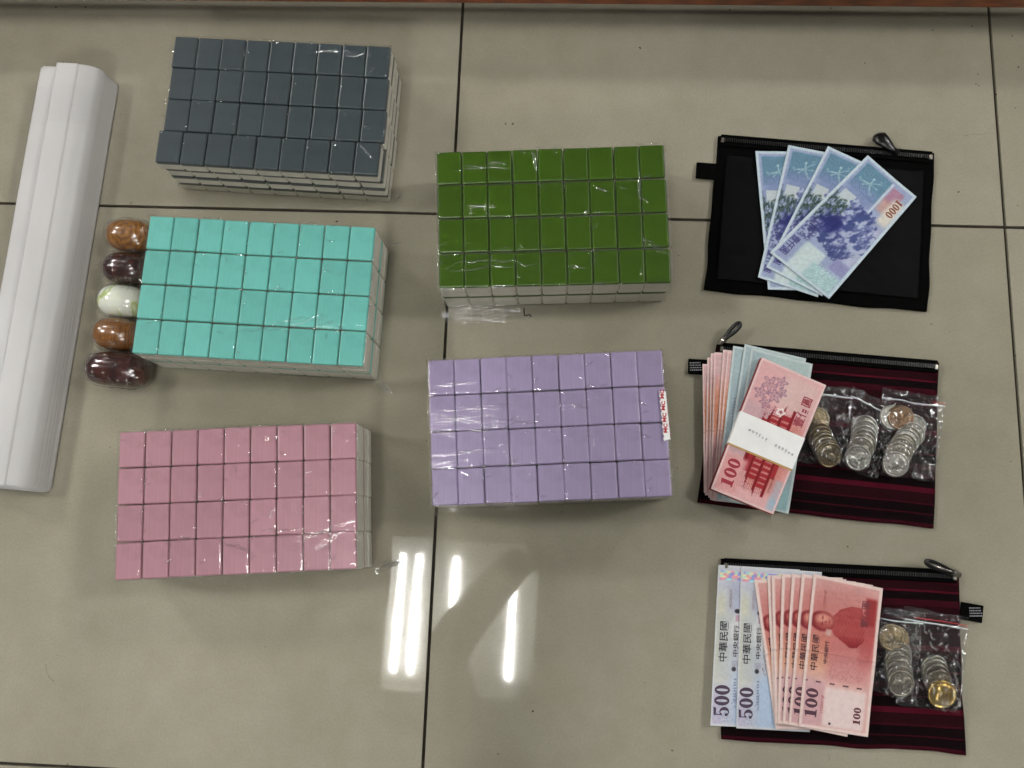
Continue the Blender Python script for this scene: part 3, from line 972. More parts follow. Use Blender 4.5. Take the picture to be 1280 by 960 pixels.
def art_1000_back(X, Y, sd):
    n = fbm(X / 9, Y / 9, 105); f = fbm(X / 2, Y / 2, 109); r_ = fbm(X / 3.6 + 0.5 * Y / 4.5, Y / 7 - X / 14, 111, 5)
    wx = X + 16 * (fbm(X / 6, Y / 6, 141, 5) - 0.5); wy = Y + 18 * (fbm(X / 6, Y / 6, 143, 5) - 0.5)
    c = np.ones(X.shape + (3,)) * np.array((160, 170, 198.0))
    c = mix(c, (112, 146, 166), rect(X, Y, 6, 41, 6, 40, 1.0))
    c = mix(c, (134, 148, 184), rect(X, Y, 6, 41, 30, 56, 6) * 0.8)
    # spidery flower
    for k in range(9):
        a = k * math.pi * 2 / 9 + 0.5 * math.sin(k * 2.3)
        L = 9 + 3.5 * math.sin(k * 4.1)
        dx, dy = math.cos(a), math.sin(a)
        t = (X - 24) * dx + (Y - 24) * dy; d = np.abs(-(X - 24) * dy + (Y - 24) * dx - 0.02 * t * t * math.sin(k))
        c = mix(c, (182, 204, 210), (t > 0.5) * (t < L) * (d < 0.55) * 0.5)
        c = mix(c, (190, 210, 214), blob(X, Y, 24 + L * dx, 24 + L * dy, 1.3, 1.3, 0.5) * 0.4)
    c = mix(c, (196, 204, 204), rect(X, Y, 8, 23, 46, 60, .8) * 0.9)
    # steep rock wall with snow, the ridge running across the sheet
    m = poly_mask(wx, wy, [(24, 46), (42, 54), (46, 44), (58, 56), (72, 78), (70, 90), (62, 96), (60, 112), (44, 126), (34, 118), (20, 112), (4, 106), (4, 94), (18, 80), (22, 62)]) * 1.0
    rc = np.ones(c.shape) * np.array((118, 126, 168.0))
    rc = mix(rc, (70, 82, 132), sstep(0.50, 0.62, r_)); rc = mix(rc, (188, 196, 214), sstep(0.47, 0.38, r_) * 0.85)
    rc = mix(rc, (74, 82, 128), sstep(96, 112, wy) * sstep(.40, .55, f) * 0.8)
    m = m * 0.9
    c = c * (1 - m[..., None]) + rc * m[..., None]
    c = mix(c, (150, 156, 188), rect(wx, wy, 40, 66, 56, 112, 5) * sstep(.45, .6, r_) * (1 - m) * 0.8)
    # firs
    tr = rect(wx, wy, 2, 22, 58, 92, 2.5) * sstep(0.36, 0.52, fbm(X / 1.6, Y / 3.6, 121))
    c = mix(c, (84, 104, 98), tr * 0.95); c = mix(c, (44, 66, 60), tr * sstep(.52, .66, f) * 0.8)
    # dark blue mass
    c = mix(c, (58, 62, 124), blob(wx, wy, 22, 88, 12, 14, 0.5) * 0.85)
    c = mix(c, (50, 52, 112), blob(wx, wy, 24, 86, 7, 8, 0.6) * 0.5)
    c = mix(c, (74, 74, 120), rect(X, Y, 4, 18, 94, 122, 3) * sstep(.42, .58, fbm(X / 2.0, Y / 2.0, 131)) * 0.8)
    # pale lower fields
    c = mix(c, (198, 212, 212), rect(X, Y, 18, 41, 122, 158, 2.0) * 0.95)
    c = mix(c, (148, 148, 186), rect(X, Y, 50, 66, 116, 132, 1) * 0.85)
    c = mix(c, (184, 186, 208), rect(X, Y, 54, 67, 60, 116, 4) * (1 - m) * 0.9)
    c = mix(c, (162, 192, 196), rect(X, Y, 36, 67, 136, 158, 3))
    c = mix(c, (208, 222, 222), rect(X, Y, 38, 66, 134, 157, 2) * (np.sin(f * 46) > 0.35) * 0.6)
    # pink field with the value
    c = mix(c, (176, 138, 158), rect(X, Y, 45, 60, 9, 30, 1)); c = mix(c, (196, 160, 152), rect(X, Y, 45, 62, 26, 42, 3) * 0.9)
    c = mix(c, (212, 208, 198), rect(X, Y, 50, 68, 18, 54, 5) * sstep(50, 58, X))
    c = mix(c, (62, 60, 84), (np.abs(X - 4.2) < 0.5) * (np.sin(Y * 2.0) > -0.1) * rect(X, Y, 0, 70, 46, 72, .4))
    c = mix(c, (194, 208, 216), 1 - rect(X, Y, 3, 67, 3, 157, 0.7))
    c = mix(c, (196, 206, 214), rect(X, Y, 41.5, 44, 6, 52, .5) * 0.9)
    return c * (0.94 + 0.12 * f)[..., None]


# lettering: kind, string, centre x mm, centre y mm, height mm, direction, colour, stretch along the reading direction
DK = (74, 40, 56)
L100F = [('d', '100', 10.5, 121, 12.5, 'up', DK, 1.0), ('d', '100', 57, 127, 7.5, 'up', (92, 40, 48), 1.0),
         ('t', '中華民國', 9.0, 74, 8.0, 'up', (66, 30, 40), 1.08), ('t', '中央銀行', 20.2, 72, 4.6, 'up', (66, 30, 40), 1.2),
         ('t', '壹佰圓', 55, 29, 9.0, 'up', (112, 46, 54), 1.0), ('t', 'LY220571JP', 14, 22, 3.4, 'up', (150, 70, 70), 1.05),
         ('t', 'LY220571JP', 21.5, 121, 3.4, 'up', (150, 66, 74), 1.05), ('t', '●', 30.5, 138, 3.2, 'up', (40, 24, 34), 1.0)]
L100B = [('d', '100', 13.0, 122, 13.5, 'up', (156, 36, 56), 1.0), ('t', '壹佰圓', 58.5, 36, 11, 'up', (142, 26, 52), 1.02),
         ('t', 'LY220571JP', 56.5, 118, 2.8, 'up', (70, 40, 50), 1.25)]
L500F = [('d', '500', 8.5, 125, 13.0, 'up', (62, 46, 66), 0.98), ('t', '中華民國', 7.5, 71, 8.0, 'up', (48, 42, 52), 1.2),
         ('t', '中央銀行', 18.0, 70, 4.8, 'up', (52, 46, 56), 1.55), ('t', 'HK220626DC', 12.0, 31, 3.0, 'up', (150, 130, 132), 1.05),
         ('t', 'HK220626DC', 20.0, 124, 2.4, 'up', (120, 130, 160), 1.1)]
L500G = [(k, 'CR031509VG' if s.startswith('HK') else s, x, y, h, d, c, st) for (k, s, x, y, h, d, c, st) in L500F]
L1000B = [('d', '1000', 60.5, 29, 8.5, 'down', (122, 62, 38), 0.95), ('t', '壹仟圓', 8.5, 138, 9.5, 'down', (48, 40, 112), 0.95)]
ARTS = {'h': (art_100_front, L100F, 145), 'wb': (art_100_back, L100B, 145), 'p': (art_pink_plain, [], 145), 'b': (art_blue_plain, [], 145),
        'f': (art_500_front, L500F, 148), 'g': (art_500_front, L500G, 148), 'k': (art_1000_back, L1000B, 160)}
_ACACHE = {}


def note_surface(q, z0, curl, seed):
    """returns pos(S,T) in metres on a gently bent sheet; q = TL TR BR BL with z"""
    zq = [p[2] for p in q]

    def pos(S, T):
        xy = quadmap(q, S, T)
        z = (zq[0] * (1 - S) + zq[1] * S) * (1 - T) + (zq[3] * (1 - S) + zq[2] * S) * T
        z = z + z0 + curl * (0.5 * (2 * S - 1) ** 2 + 0.6 * (2 * T - 1) ** 2 - 0.2) + 0.0009 * (fbm(S * 3 + seed, T * 4, seed) - 0.5)
        z = z + 0.0008 * np.exp(-np.abs(T - 0.5) / 0.05)
        return np.concatenate([xy, z[..., None]], -1)
    return pos


def note_parts(kind, q, z0, curl, seed, origin, parent_name, letters=True):
    art, L, NL = ARTS[kind]
    s = np.linspace(0, 1, NU); t = np.linspace(0, 1, NV)
    S, T = np.meshgrid(s, t, indexing='ij')
    ck = (kind, seed % 3 if kind in 'pb' else 0)
    if ck not in _ACACHE:
        a_ = art(S * NW, T * NL, ck[1])
        lum = a_.mean(-1)
        ht = np.sin((S * NW + 0.6 * np.sin(T * NL * 0.35)) * 3.4) * np.sin(T * NL * 2.6 + S * NW * 1.1)
        a_ = a_ * (1 - 0.13 * sstep(215, 120, lum) * (ht > 0.15) + 0.07 * sstep(215, 120, lum) * (ht < -0.3))[..., None]
        g_ = {'k': 1.16, 'f': 1.1, 'g': 1.1}.get(kind, 1.2); a_ = (a_ - 190) * g_ + 183
        a_ = a_ + (a_.mean(-1, keepdims=True) - a_) * (0.14 if kind in ('h', 'p', 'wb', 'b') else 0.06)
        _ACACHE[ck] = lin(np.clip(a_, 4, 250))
    col = _ACACHE[ck]
    pos = note_surface(q, z0, curl, seed)
    P = pos(S, T).reshape(-1, 3) - np.asarray(origin)
    F = grid_faces(NU, NV)
    # thin edge
    b = np.concatenate([np.arange(NU) * NV, (NU - 1) * NV + np.arange(1, NV), (np.arange(NU - 2, -1, -1)) * NV + NV - 1, np.arange(NV - 2, 0, -1)])
    V2 = P[b] - np.array([0, 0, 0.00028])
    nb = len(b); o = len(P)
    k = np.arange(nb); k2 = (k + 1) % nb
    F2 = np.stack([b, b[k2], o + k2, o + k], 1)
    F = F[:, ::-1]
    c = np.concatenate([col.reshape(-1, 3), col.reshape(-1, 3)[b]])
    me = mesh_np(parent_name, np.concatenate([P, V2]), np.concatenate([F, F2]), smooth=True, col=c)
    lm = []
    if letters:
        for (kd, st, x, y, h, d, cl, sx) in L:
            v, f = digits(st) if kd == 'd' else text_tris(st)
            if not len(v): continue
            v = np.array(v) * h
            lx, ly = v[:, 0] * sx, v[:, 1]
            if d == 'up': xx, yy = x - ly, y - lx
            else: xx, yy = x + ly, y + lx
            p = pos(xx / NW, yy / NL) - np.asarray(origin) + np.array([0, 0, 0.00032])
            m_ = mesh_np('lettering', p, f)
            m_.materials.append(ink(cl))
            lm.append(m_)
    return me, lm


def banknote(kind, q, z0, curl, seed, label, cat='banknote', group=None, letters=True):
    o3 = np.array([(q[0][0] + q[2][0]) / 2, (q[0][1] + q[2][1]) / 2, z0])
    me, lm = note_parts(kind, q, z0, curl, seed, o3, 'banknote', letters)
    o = link('banknote', me, M['paper'])
    o.location = o3
    tag(o, label, cat, group)
    for m_ in lm: link('lettering', m_, None, o)
    return o


# ------------------------------------------------------------------ pouches
def pouch_sheet(name, q, z, nu=90, nv=64, inset=0.0, puff=0.003, wob=0.0012, seed=1, th=0.003):
    """A soft closed cloth body: wavy edged top sheet with a skirt down to the floor."""
    qc = [np.asarray(p[:2], float) for p in q]
    c = sum(qc) / 4
    if inset: qc = [p + (c - p) / np.linalg.norm(c - p) * inset * 1.4 for p in qc]
    U, W = np.meshgrid(np.linspace(0, 1, nu), np.linspace(0, 1, nv), indexing='ij')
    P = quadmap(qc, U, W)
    d1 = qc[1] - qc[0]; d2 = qc[3] - qc[0]
    n1 = d1 / np.linalg.norm(d1); n2 = d2 / np.linalg.norm(d2)
    wx = (vnoise(U * 0 + seed, W * 6, seed) - 0.5) * wob * 2 * (np.abs(2 * U - 1) ** 4)
    wy = (vnoise(U * 7, W * 0 + seed, seed + 5) - 0.5) * wob * 2 * (np.abs(2 * W - 1) ** 4)
    P = P + n1 * wx[..., None] + n2 * wy[..., None]
    e = np.minimum(np.minimum(U, 1 - U), np.minimum(W, 1 - W))
    Z = z + puff * sstep(0, 0.18, e) + 0.0016 * (fbm(U * 7, W * 5, seed) - 0.5) * sstep(0, .1, e)
    V = np.c_[P.reshape(-1, 2), Z.ravel()]
    F = grid_faces(nu, nv)[:, ::-1]
    st = np.stack([U.ravel(), W.ravel()], 1)
    b = np.concatenate([np.arange(nu) * nv, (nu - 1) * nv + np.arange(1, nv), (np.arange(nu - 2, -1, -1)) * nv + nv - 1, np.arange(nv - 2, 0, -1)])
    V2 = V[b].copy(); V2[:, 2] = np.maximum(V2[:, 2] - th, 0.0004)
    k = np.arange(len(b)); k2 = (k + 1) % len(b)
    F2 = np.stack([b, b[k2], len(V) + k2, len(V) + k], 1)
    return np.concatenate([V, V2]), np.concatenate([F, F2]), np.concatenate([st, st[b]]), Z


def strip_box(p0, p1, w, h, z):
    """box mesh lying along p0-p1 (world xy)"""
    a, b = Vector(p0[:2]), Vector(p1[:2])
    d = b - a
    me = box_mesh('strip', d.length, w, h, min(w, h) * 0.25, z)
    return me, ((a.x + b.x) / 2, (a.y + b.y) / 2, 0), math.atan2(d.y, d.x)


def put(name, me, mat, parent, loc, rz=0.0, tilt=None):
    o = link(name, me, mat, parent)
    pl = parent.location
    o.location = (loc[0] - pl.x, loc[1] - pl.y, loc[2] - pl.z)
    o.rotation_euler = (0, 0, rz)
    return o


def pouch(q, label, style, tab, pull, seed):
    c = sum(np.asarray(p[:2]) for p in q) / 4
    root = empty('zipper_pouch', (float(c[0]), float(c[1]), 0))
    tag(root, label, 'pouch', 'flat zipper pouches on the floor')
    off = np.array([c[0], c[1], 0])
    V, F, st, Z = pouch_sheet('cloth_body', q, 0.0042, seed=seed, puff=0.0022, th=0.0036)
    mat = M['striped'] if style == 'striped' else M['black']
    link('cloth_body', mesh_np('cloth_body', V - off, F, smooth=True, uv=st), mat, root)
    if style == 'net':
        qi = [quadmap(q, *uv) for uv in ((0.045, 0.12), (0.955, 0.12), (0.955, 0.93), (0.045, 0.93))]
        V, F, st, Z = pouch_sheet('net_panel', qi, 0.0062, seed=seed + 3, puff=0.0010, wob=0.0002, th=0.0012)
        V[:, 2] += 0.0026 * (fbm(V[:, 0] * 34 + V[:, 1] * 18, V[:, 1] * 34, 5, 3) - 0.25)
        link('net_panel', mesh_np('net_panel', V - off, F, smooth=True), M['blacknet'], root)
    # zipper along the upper edge
    qa, qb = quadmap(q, 0.012, 0.03), quadmap(q, 0.988, 0.03)
    me, loc, a = strip_box(qa, qb, 0.0135, 0.0032, 0.0045)
    put('zipper_tape', me, M['black'], root, loc, a)
    L = (Vector(qb) - Vector(qa)).length
    n = int(L / 0.0024)
    bm = bmesh.new()
    for k in range(n):
        r = bmesh.ops.create_cube(bm, size=1)
        for v in r['verts']:
            v.co = Vector(((v.co.x * 0.0014) + (k - n / 2) * 0.0024, v.co.y * 0.0042, v.co.z * 0.0012 + 0.0082))
    tm = bm_mesh('zipper_teeth', bm)
    o = put('zipper_teeth', tm, M['blackgloss'], root, loc, a)
    o['kind'] = 'stuff'
    # end stops
    for p in (quadmap(q, 0.02, 0.035), quadmap(q, 0.978, 0.035)):
        put('zipper_stop', box_mesh('zipper_stop', 0.004, 0.006, 0.0028, 0.0008, 0.0074), M['nickel'], root, (p[0], p[1], 0), a)
    # side tab
    t0, t1, w = tab
    me, loc, a2 = strip_box(t0, t1, w, 0.0022, 0.0024)
    tb = put('side_tab', me, M['black'], root, loc, a2)
    return root, a


PB = [(0.2930, 0.0956, 0.0050), (0.5274, 0.0801, 0.0050), (0.5144, -0.0985, 0.0050), (0.2790, -0.0806, 0.0050)]
PR = [(0.2928, -0.1402, 0.0050), (0.5250, -0.1528, 0.0050), (0.5131, -0.3264, 0.0050), (0.2735, -0.3087, 0.0050)]
PS = [(0.2967, -0.3658, 0.0050), (0.5355, -0.3681, 0.0050), (0.5354, -0.5446, 0.0050), (0.2971, -0.5426, 0.0050)]
pb, ab = pouch(PB, 'black nylon net zipper pouch under the fanned blue banknotes', 'net', ((0.2690, 0.0556, 0.0030), (0.2918, 0.0543, 0.0030), 0.0185), None, 31)
pr, ar = pouch(PR, 'maroon striped zipper pouch under the paper banded stack of banknotes', 'striped', ((0.2620, -0.1651, 0.0030), (0.2890, -0.1660, 0.0030), 0.0165), None, 32)
ps, as_ = pouch(PS, 'maroon striped zipper pouch under the fanned red and grey banknotes', 'striped', ((0.5364, -0.4069, 0.0030), (0.5583, -0.4099, 0.0030), 0.0175), None, 33)

# zipper pulls
me = tube_mesh('zipper_pull', [(0.4868, 0.0780, 0.0100), (0.4802, 0.0816, 0.0120), (0.4752, 0.0861, 0.0120), (0.4705, 0.0911, 0.0110), (0.4670, 0.0965, 0.0090), (0.4657, 0.0998, 0.0080)],
               [0.0030, 0.0034, 0.0058, 0.0082, 0.0088, 0.0050], 10, 0.45)
me.transform(Matrix.Translation((-pb.location.x, -pb.location.y, 0)))
link('zipper_pull', me, M['blackgloss'], pb)
def loop_pull(parent, base, tip, mat_base, bar=0.35):
    a, b = Vector(base), Vector(tip)
    d = (b - a); n = Vector((-d.y, d.x, 0)).normalized()
    pts = []
    for k in range(25):
        t = k / 24 * 2 * math.pi
        u = 0.5 - 0.5 * math.cos(t)
        pts.append(a + d * u + n * math.sin(t) * 0.0036 * (0.35 + 0.65 * u))
    me = tube_mesh('zipper_pull', pts, 0.0021, 8)
    me.transform(Matrix.Translation((-parent.location.x, -parent.location.y, 0)))
    link('zipper_pull', me, M['blackgloss'], parent)
    m2 = tube_mesh('zipper_slider', [a - d.normalized() * 0.008, a - d.normalized() * 0.002, a + d * bar], [0.0030, 0.0036, 0.0020], 8, 0.6)
    m2.transform(Matrix.Translation((-parent.location.x, -parent.location.y, 0)))
    link('zipper_slider', m2, mat_base, parent)


loop_pull(pr, (0.2993, -0.1352, 0.0110), (0.3143, -0.1194, 0.0160), M['nickel'])
loop_pull(ps, (0.5281, -0.3697, 0.0110), (0.4972, -0.3597, 0.0200), M['nickel'], 0.7)
# woven print on the tabs
for (par, p, s) in ((pr, (0.2693, -0.1652, 0.0050), 0.0035), (ps, (0.5504, -0.4077, 0.0050), 0.0038)):
    bm = bmesh.new()
    rs = random.Random(5)
    for r in range(4):
        x = -0.0055
        while x < 0.0055:
            w = rs.uniform(0.0006, 0.0016)
            cb = bmesh.ops.create_cube(bm, size=1)
            for vv in cb['verts']:
                vv.co = Vector((vv.co.x * w + x + w / 2, vv.co.y * 0.0011 + (r - 1.5) * 0.0026, vv.co.z * 0.0002))
            x += w + 0.0007
    m_ = bm_mesh('woven_print', bm)
    o = put('woven_print', m_, M['ink_grey'], par, (p[0], p[1], 0.0049), 0.05)
    o['kind'] = 'stuff'

# ------------------------------------------------------------------ the fanned notes
G1 = 'four blue notes fanned on the black pouch'
Z1 = 0.0095
banknote('k', [(0.3323, 0.0764, 0.0100), (0.4007, 0.0770, 0.0100), (0.4102, -0.0800, 0.0100), (0.3452, -0.0801, 0.0100)], Z1 - 0.010 + 0.0005, 0.0006, 1, 'blue 1000 banknote at the left end of the fan on the black pouch', group=G1)
banknote('k', [(0.3679, 0.0837, 0.0100), (0.4351, 0.0713, 0.0100), (0.3974, -0.0874, 0.0100), (0.3343, -0.0672, 0.0100)], Z1 - 0.010 + 0.0015, 0.0008, 2, 'blue 1000 banknote second from the left in the fan on the black pouch', group=G1)
banknote('k', [(0.4103, 0.0828, 0.0100), (0.4724, 0.0537, 0.0100), (0.4016, -0.0864, 0.0100), (0.3428, -0.0562, 0.0100)], Z1 - 0.010 + 0.0026, 0.0008, 3, 'blue 1000 banknote third from the left in the fan on the black pouch', group=G1)
banknote('k', [(0.4523, 0.0726, 0.0100), (0.5031, 0.0261, 0.0100), (0.4083, -0.0898, 0.0100), (0.3463, -0.0401, 0.0100)], Z1 - 0.010 + 0.0040, 0.0010, 4, 'blue 1000 banknote on top of the fan, its number fully showing', group=G1)

G2 = 'loose notes under the banded stack'
qz = 0.01
loose = [
    ('p', [(0.2761, -0.1634, 0.0100), (0.3397, -0.1639, 0.0100), (0.3414, -0.2998, 0.0100), (0.2784, -0.2989, 0.0100)], 'pink banknote outermost on the left under the banded stack'),
    ('p', [(0.2811, -0.1563, 0.0100), (0.3447, -0.1577, 0.0100), (0.3422, -0.3014, 0.0100), (0.2793, -0.3013, 0.0100)], 'pink banknote second from the left under the banded stack'),
    ('p', [(0.2844, -0.1519, 0.0100), (0.3481, -0.1542, 0.0100), (0.3454, -0.3062, 0.0100), (0.2826, -0.3037, 0.0100)], 'pink banknote third from the left under the banded stack'),
    ('p', [(0.2878, -0.1509, 0.0100), (0.3514, -0.1532, 0.0100), (0.3454, -0.3078, 0.0100), (0.2842, -0.3061, 0.0100)], 'pink banknote with dotted numbers showing, fourth from the left under the banded stack'),
    ('p', [(0.2970, -0.1480, 0.0100), (0.3598, -0.1538, 0.0100), (0.3487, -0.3110, 0.0100), (0.2867, -0.3068, 0.0100)], 'pink banknote fifth from the left under the banded stack'),
    ('p', [(0.3012, -0.1496, 0.0100), (0.3639, -0.1554, 0.0100), (0.3503, -0.3109, 0.0100), (0.2883, -0.3067, 0.0100)], 'pink banknote next to the blue grey ones under the banded stack'),
    ('b', [(0.3071, -0.1442, 0.0100), (0.3698, -0.1526, 0.0100), (0.3519, -0.3141, 0.0100), (0.2899, -0.3059, 0.0100)], 'blue grey banknote beside the pink ones under the banded stack'),
    ('b', [(0.3188, -0.1421, 0.0100), (0.3823, -0.1557, 0.0100), (0.3567, -0.3164, 0.0100), (0.2948, -0.3057, 0.0100)], 'blue grey banknote reaching highest under the banded stack'),
    ('b', [(0.3255, -0.1463, 0.0100), (0.3888, -0.1615, 0.0100), (0.3624, -0.3178, 0.0100), (0.3014, -0.3054, 0.0100)], 'blue grey banknote directly under the banded stack'),
]
for k, (kd, q, lb) in enumerate(loose):
    banknote(kd, q, -0.0005 + k * 0.0011, 0.0006, 10 + k, lb, group=G2)

# banded stack of 100 notes
ST = [(0.3340, -0.1582, 0.0280), (0.3990, -0.1855, 0.0280), (0.3444, -0.3190, 0.0280), (0.2819, -0.2956, 0.0280)]
sc_ = sum(np.asarray(p[:2]) for p in ST) / 4
stack = empty('banknote_stack', (float(sc_[0]), float(sc_[1]), 0.0195))
tag(stack, 'thick stack of red 100 banknotes held by a white paper band', 'banknotes')
so = np.array([sc_[0], sc_[1], 0.0195])
me, lm = note_parts('wb', [(p[0], p[1], 0) for p in ST], 0.0295, 0.0004, 41, so, 'top_note')
tn = link('top_note', me, M['paper'], stack)
for m_ in lm: link('lettering', m_, None, tn)
V, F = [], []
rs = random.Random(9)
nl = 26
for k in range(nl):
    z0 = 0.0197 + k * 0.0087 / nl; z1 = z0 + 0.0087 / nl * 0.82
    dx, dy = rs.uniform(-0.0006, 0.0006), rs.uniform(-0.0006, 0.0006)
    o = len(V)
    for z in (z0, z1):
        for p in ST: V.append((p[0] + dx - so[0], p[1] + dy - so[1], z - so[2]))
    F += [(o, o + 1, o + 2, o + 3), (o + 7, o + 6, o + 5, o + 4)] + [(o + i, o + 4 + i, o + 4 + (i + 1) % 4, o + (i + 1) % 4) for i in range(4)]
ob = link('note_edges', mesh_np('note_edges', V, F), M['edge_red'], stack)
ob['kind'] = 'stuff'
# paper band: wraps over the top and down both long sides
def band(v0, v1, grow, zt, mat, name):
    prof = []
    nn = 24
    for i in range(nn + 1):
        u = i / nn
        prof.append((u, zt + 0.0006 * math.sin(math.pi * u)))
    V = []
    for vv in (v0, v1):
        for (u, z) in [(-grow, 0.0195)] + [(-grow + (1 + 2 * grow) * u, z) for (u, z) in prof] + [(1 + grow, 0.0195)]:
            p = quadmap(ST, u, vv)
            V.append((p[0] - so[0], p[1] - so[1], z - so[2]))
    n = nn + 3
    F = [(i, i + 1, n + i + 1, n + i) for i in range(n - 1)]
    me = mesh_np(name, V, F, smooth=False)
    return link(name, me, mat, stack)


bd = band(0.415, 0.655, 0.008, 0.0306, M['white_paper'], 'paper_band')
band(0.648, 0.668, 0.0068, 0.0303, M['gold_line'], 'band_edge')
# unreadable small print on the band: rows of short strokes
rs = random.Random(77)
V, F = [], []
for g in range(14):
    if g in (6, 7): continue
    uc = 0.22 + g * 0.054; wc = 0.515 + g * 0.0035
    for _ in range(5):
        du, dw = rs.uniform(-0.013, 0.013), rs.uniform(-0.008, 0.008)
        hz = rs.random() < 0.6
        a1, b1 = (rs.uniform(0.010, 0.019), 0.0013) if hz else (0.0028, rs.uniform(0.004, 0.009))
        o = len(V)
        for (x, y) in ((-a1, -b1), (a1, -b1), (a1, b1), (-a1, b1)):
            p = quadmap(ST, uc + du * 0.4 + x, wc + dw + y)
            V.append((p[0] - so[0], p[1] - so[1], 0.0309 + 0.0006 * math.sin(math.pi * uc) - so[2]))
        F.append((o, o + 1, o + 2, o + 3))
bp = link('band_print', mesh_np('band_print', V, F), M['ink_grey'], bd)
bp['kind'] = 'stuff'

G3 = 'fanned notes on the lower striped pouch'
banknote('f', [(0.2934, -0.3714, 0.0100), (0.3755, -0.3729, 0.0100), (0.3675, -0.5284, 0.0100), (0.2859, -0.5285, 0.0100)], -0.0004, 0.0005, 51, 'grey 500 banknote outermost on the left of the lower fan', group=G3)
banknote('g', [(0.3160, -0.3721, 0.0100), (0.3972, -0.3744, 0.0100), (0.3830, -0.5299, 0.0100), (0.3111, -0.5296, 0.0100)], 0.0006, 0.0005, 52, 'grey 500 banknote second from the left in the lower fan', group=G3)
hun = [
    ([(0.3289, -0.3851, 0.0100), (0.4043, -0.3796, 0.0100), (0.4173, -0.5260, 0.0100), (0.3495, -0.5285, 0.0100)], 'red 100 banknote leaning furthest left in the lower fan'),
    ([(0.3418, -0.3798, 0.0100), (0.4170, -0.3791, 0.0100), (0.4158, -0.5261, 0.0100), (0.3480, -0.5240, 0.0100)], 'red 100 banknote second of the red ones from the left in the lower fan'),
    ([(0.3458, -0.3797, 0.0100), (0.4202, -0.3806, 0.0100), (0.4158, -0.5268, 0.0100), (0.3487, -0.5232, 0.0100)], 'red 100 banknote third of the red ones from the left in the lower fan'),
    ([(0.3562, -0.3776, 0.0100), (0.4297, -0.3825, 0.0100), (0.4157, -0.5284, 0.0100), (0.3503, -0.5224, 0.0100)], 'red 100 banknote fourth of the red ones from the left in the lower fan'),
    ([(0.3659, -0.3772, 0.0100), (0.4377, -0.3838, 0.0100), (0.4165, -0.5298, 0.0100), (0.3550, -0.5222, 0.0100)], 'red 100 banknote third from the right in the lower fan'),
    ([(0.3755, -0.3768, 0.0100), (0.4456, -0.3851, 0.0100), (0.4172, -0.5313, 0.0100), (0.3605, -0.5227, 0.0100)], 'red 100 banknote second from the right in the lower fan'),
    ([(0.3867, -0.3764, 0.0100), (0.4550, -0.3878, 0.0100), (0.4367, -0.5304, 0.0100), (0.3699, -0.5237, 0.0100)], 'red 100 banknote on top of the lower fan, portrait fully showing'),
]
for k, (q, lb) in enumerate(hun):
    banknote('h', q, 0.0018 + k * 0.0011, 0.0005, 60 + k, lb, group=G3)

# ------------------------------------------------------------------ coins
def coin_mesh(r, th, seed):
    """Struck coin: raised rim, a ring of beads and a raised profile in the middle."""
    nr, na = 22, 64
    rr = np.concatenate([np.linspace(0, 0.86, nr - 4), [0.89, 0.93, 0.98, 1.0]])
    A, R = np.meshgrid(np.linspace(0, 2 * math.pi, na, endpoint=False), rr, indexing='ij')
    X, Y = R * np.cos(A), R * np.sin(A)
    z = np.zeros_like(R)
    z += 0.045 * sstep(0.86, 0.90, R) * (1 - sstep(0.97, 1.0, R))
    z -= 0.03 * sstep(0.97, 1.0, R)
    prof = np.maximum(blob(X, Y, 0.02, 0.22, 0.26, 0.33, 0.25), blob(X, Y, 0.0, -0.42, 0.48, 0.30, 0.25))
    z += 0.06 * prof * (0.6 + 0.8 * fbm(X * 6, Y * 6, seed))
    z += 0.03 * (np.abs(R - 0.74) < 0.05) * (np.sin(A * 16) > 0.1) * (np.abs(np.sin(A * 1.0)) > 0.25)
    V = np.stack([X * r, Y * r, z * r + th], -1).reshape(-1, 3)
    n = len(rr)
    F = []
    for i in range(na):
        i2 = (i + 1) % na
        for j in range(n - 1):
            F.append((i * n + j, i * n + j + 1, i2 * n + j + 1, i2 * n + j))
    # reeded edge and flat underside
    o = len(V)
    low = np.stack([np.cos(np.linspace(0, 2 * math.pi, na, endpoint=False)) * r, np.sin(np.linspace(0, 2 * math.pi, na, endpoint=False)) * r, np.zeros(na)], -1)
    V = np.concatenate([V, low])
    for i in range(na):
        i2 = (i + 1) % na
        F.append((i * n + n - 1, o + i, o + i2, i2 * n + n - 1))
    F.append(tuple(range(o + na - 1, o - 1, -1)))
    me = mesh_np('coin', V, F, smooth=True)
    return me


COIN10 = {k: None for k in ('silver', 'dull', 'bronze', 'copper', 'gold')}
for k in COIN10:
    me = coin_mesh(0.0139 if k == 'gold' else 0.0131, 0.0019, len(k))
    me.materials.append(M[k])
    COIN10[k] = me
ALLC = []          # (x, y, z top, r) for draping the bags


def coin(p, z, kind, tilt_dir, tilt, label, group, bagkey, spin=0.0):
    o = link('coin', COIN10[kind])
    o.location = (p[0], p[1], z)
    ax = Vector((-tilt_dir[1], tilt_dir[0], 0)).normalized()
    o.rotation_mode = 'QUATERNION'
    q1 = Matrix.Rotation(tilt, 4, ax).to_quaternion() @ Matrix.Rotation(spin, 4, 'Z').to_quaternion()
    o.rotation_quaternion = q1
    tag(o, label, 'coin', group)
    ALLC.append((bagkey, p[0], p[1], z + 0.003 + 0.009 * math.sin(abs(tilt)), 0.0135))
    return o


ORD = ['topmost', 'second frontmost', 'third frontmost', 'fourth frontmost', 'fifth frontmost', 'sixth frontmost', 'seventh frontmost', 'eighth frontmost', 'hindmost']


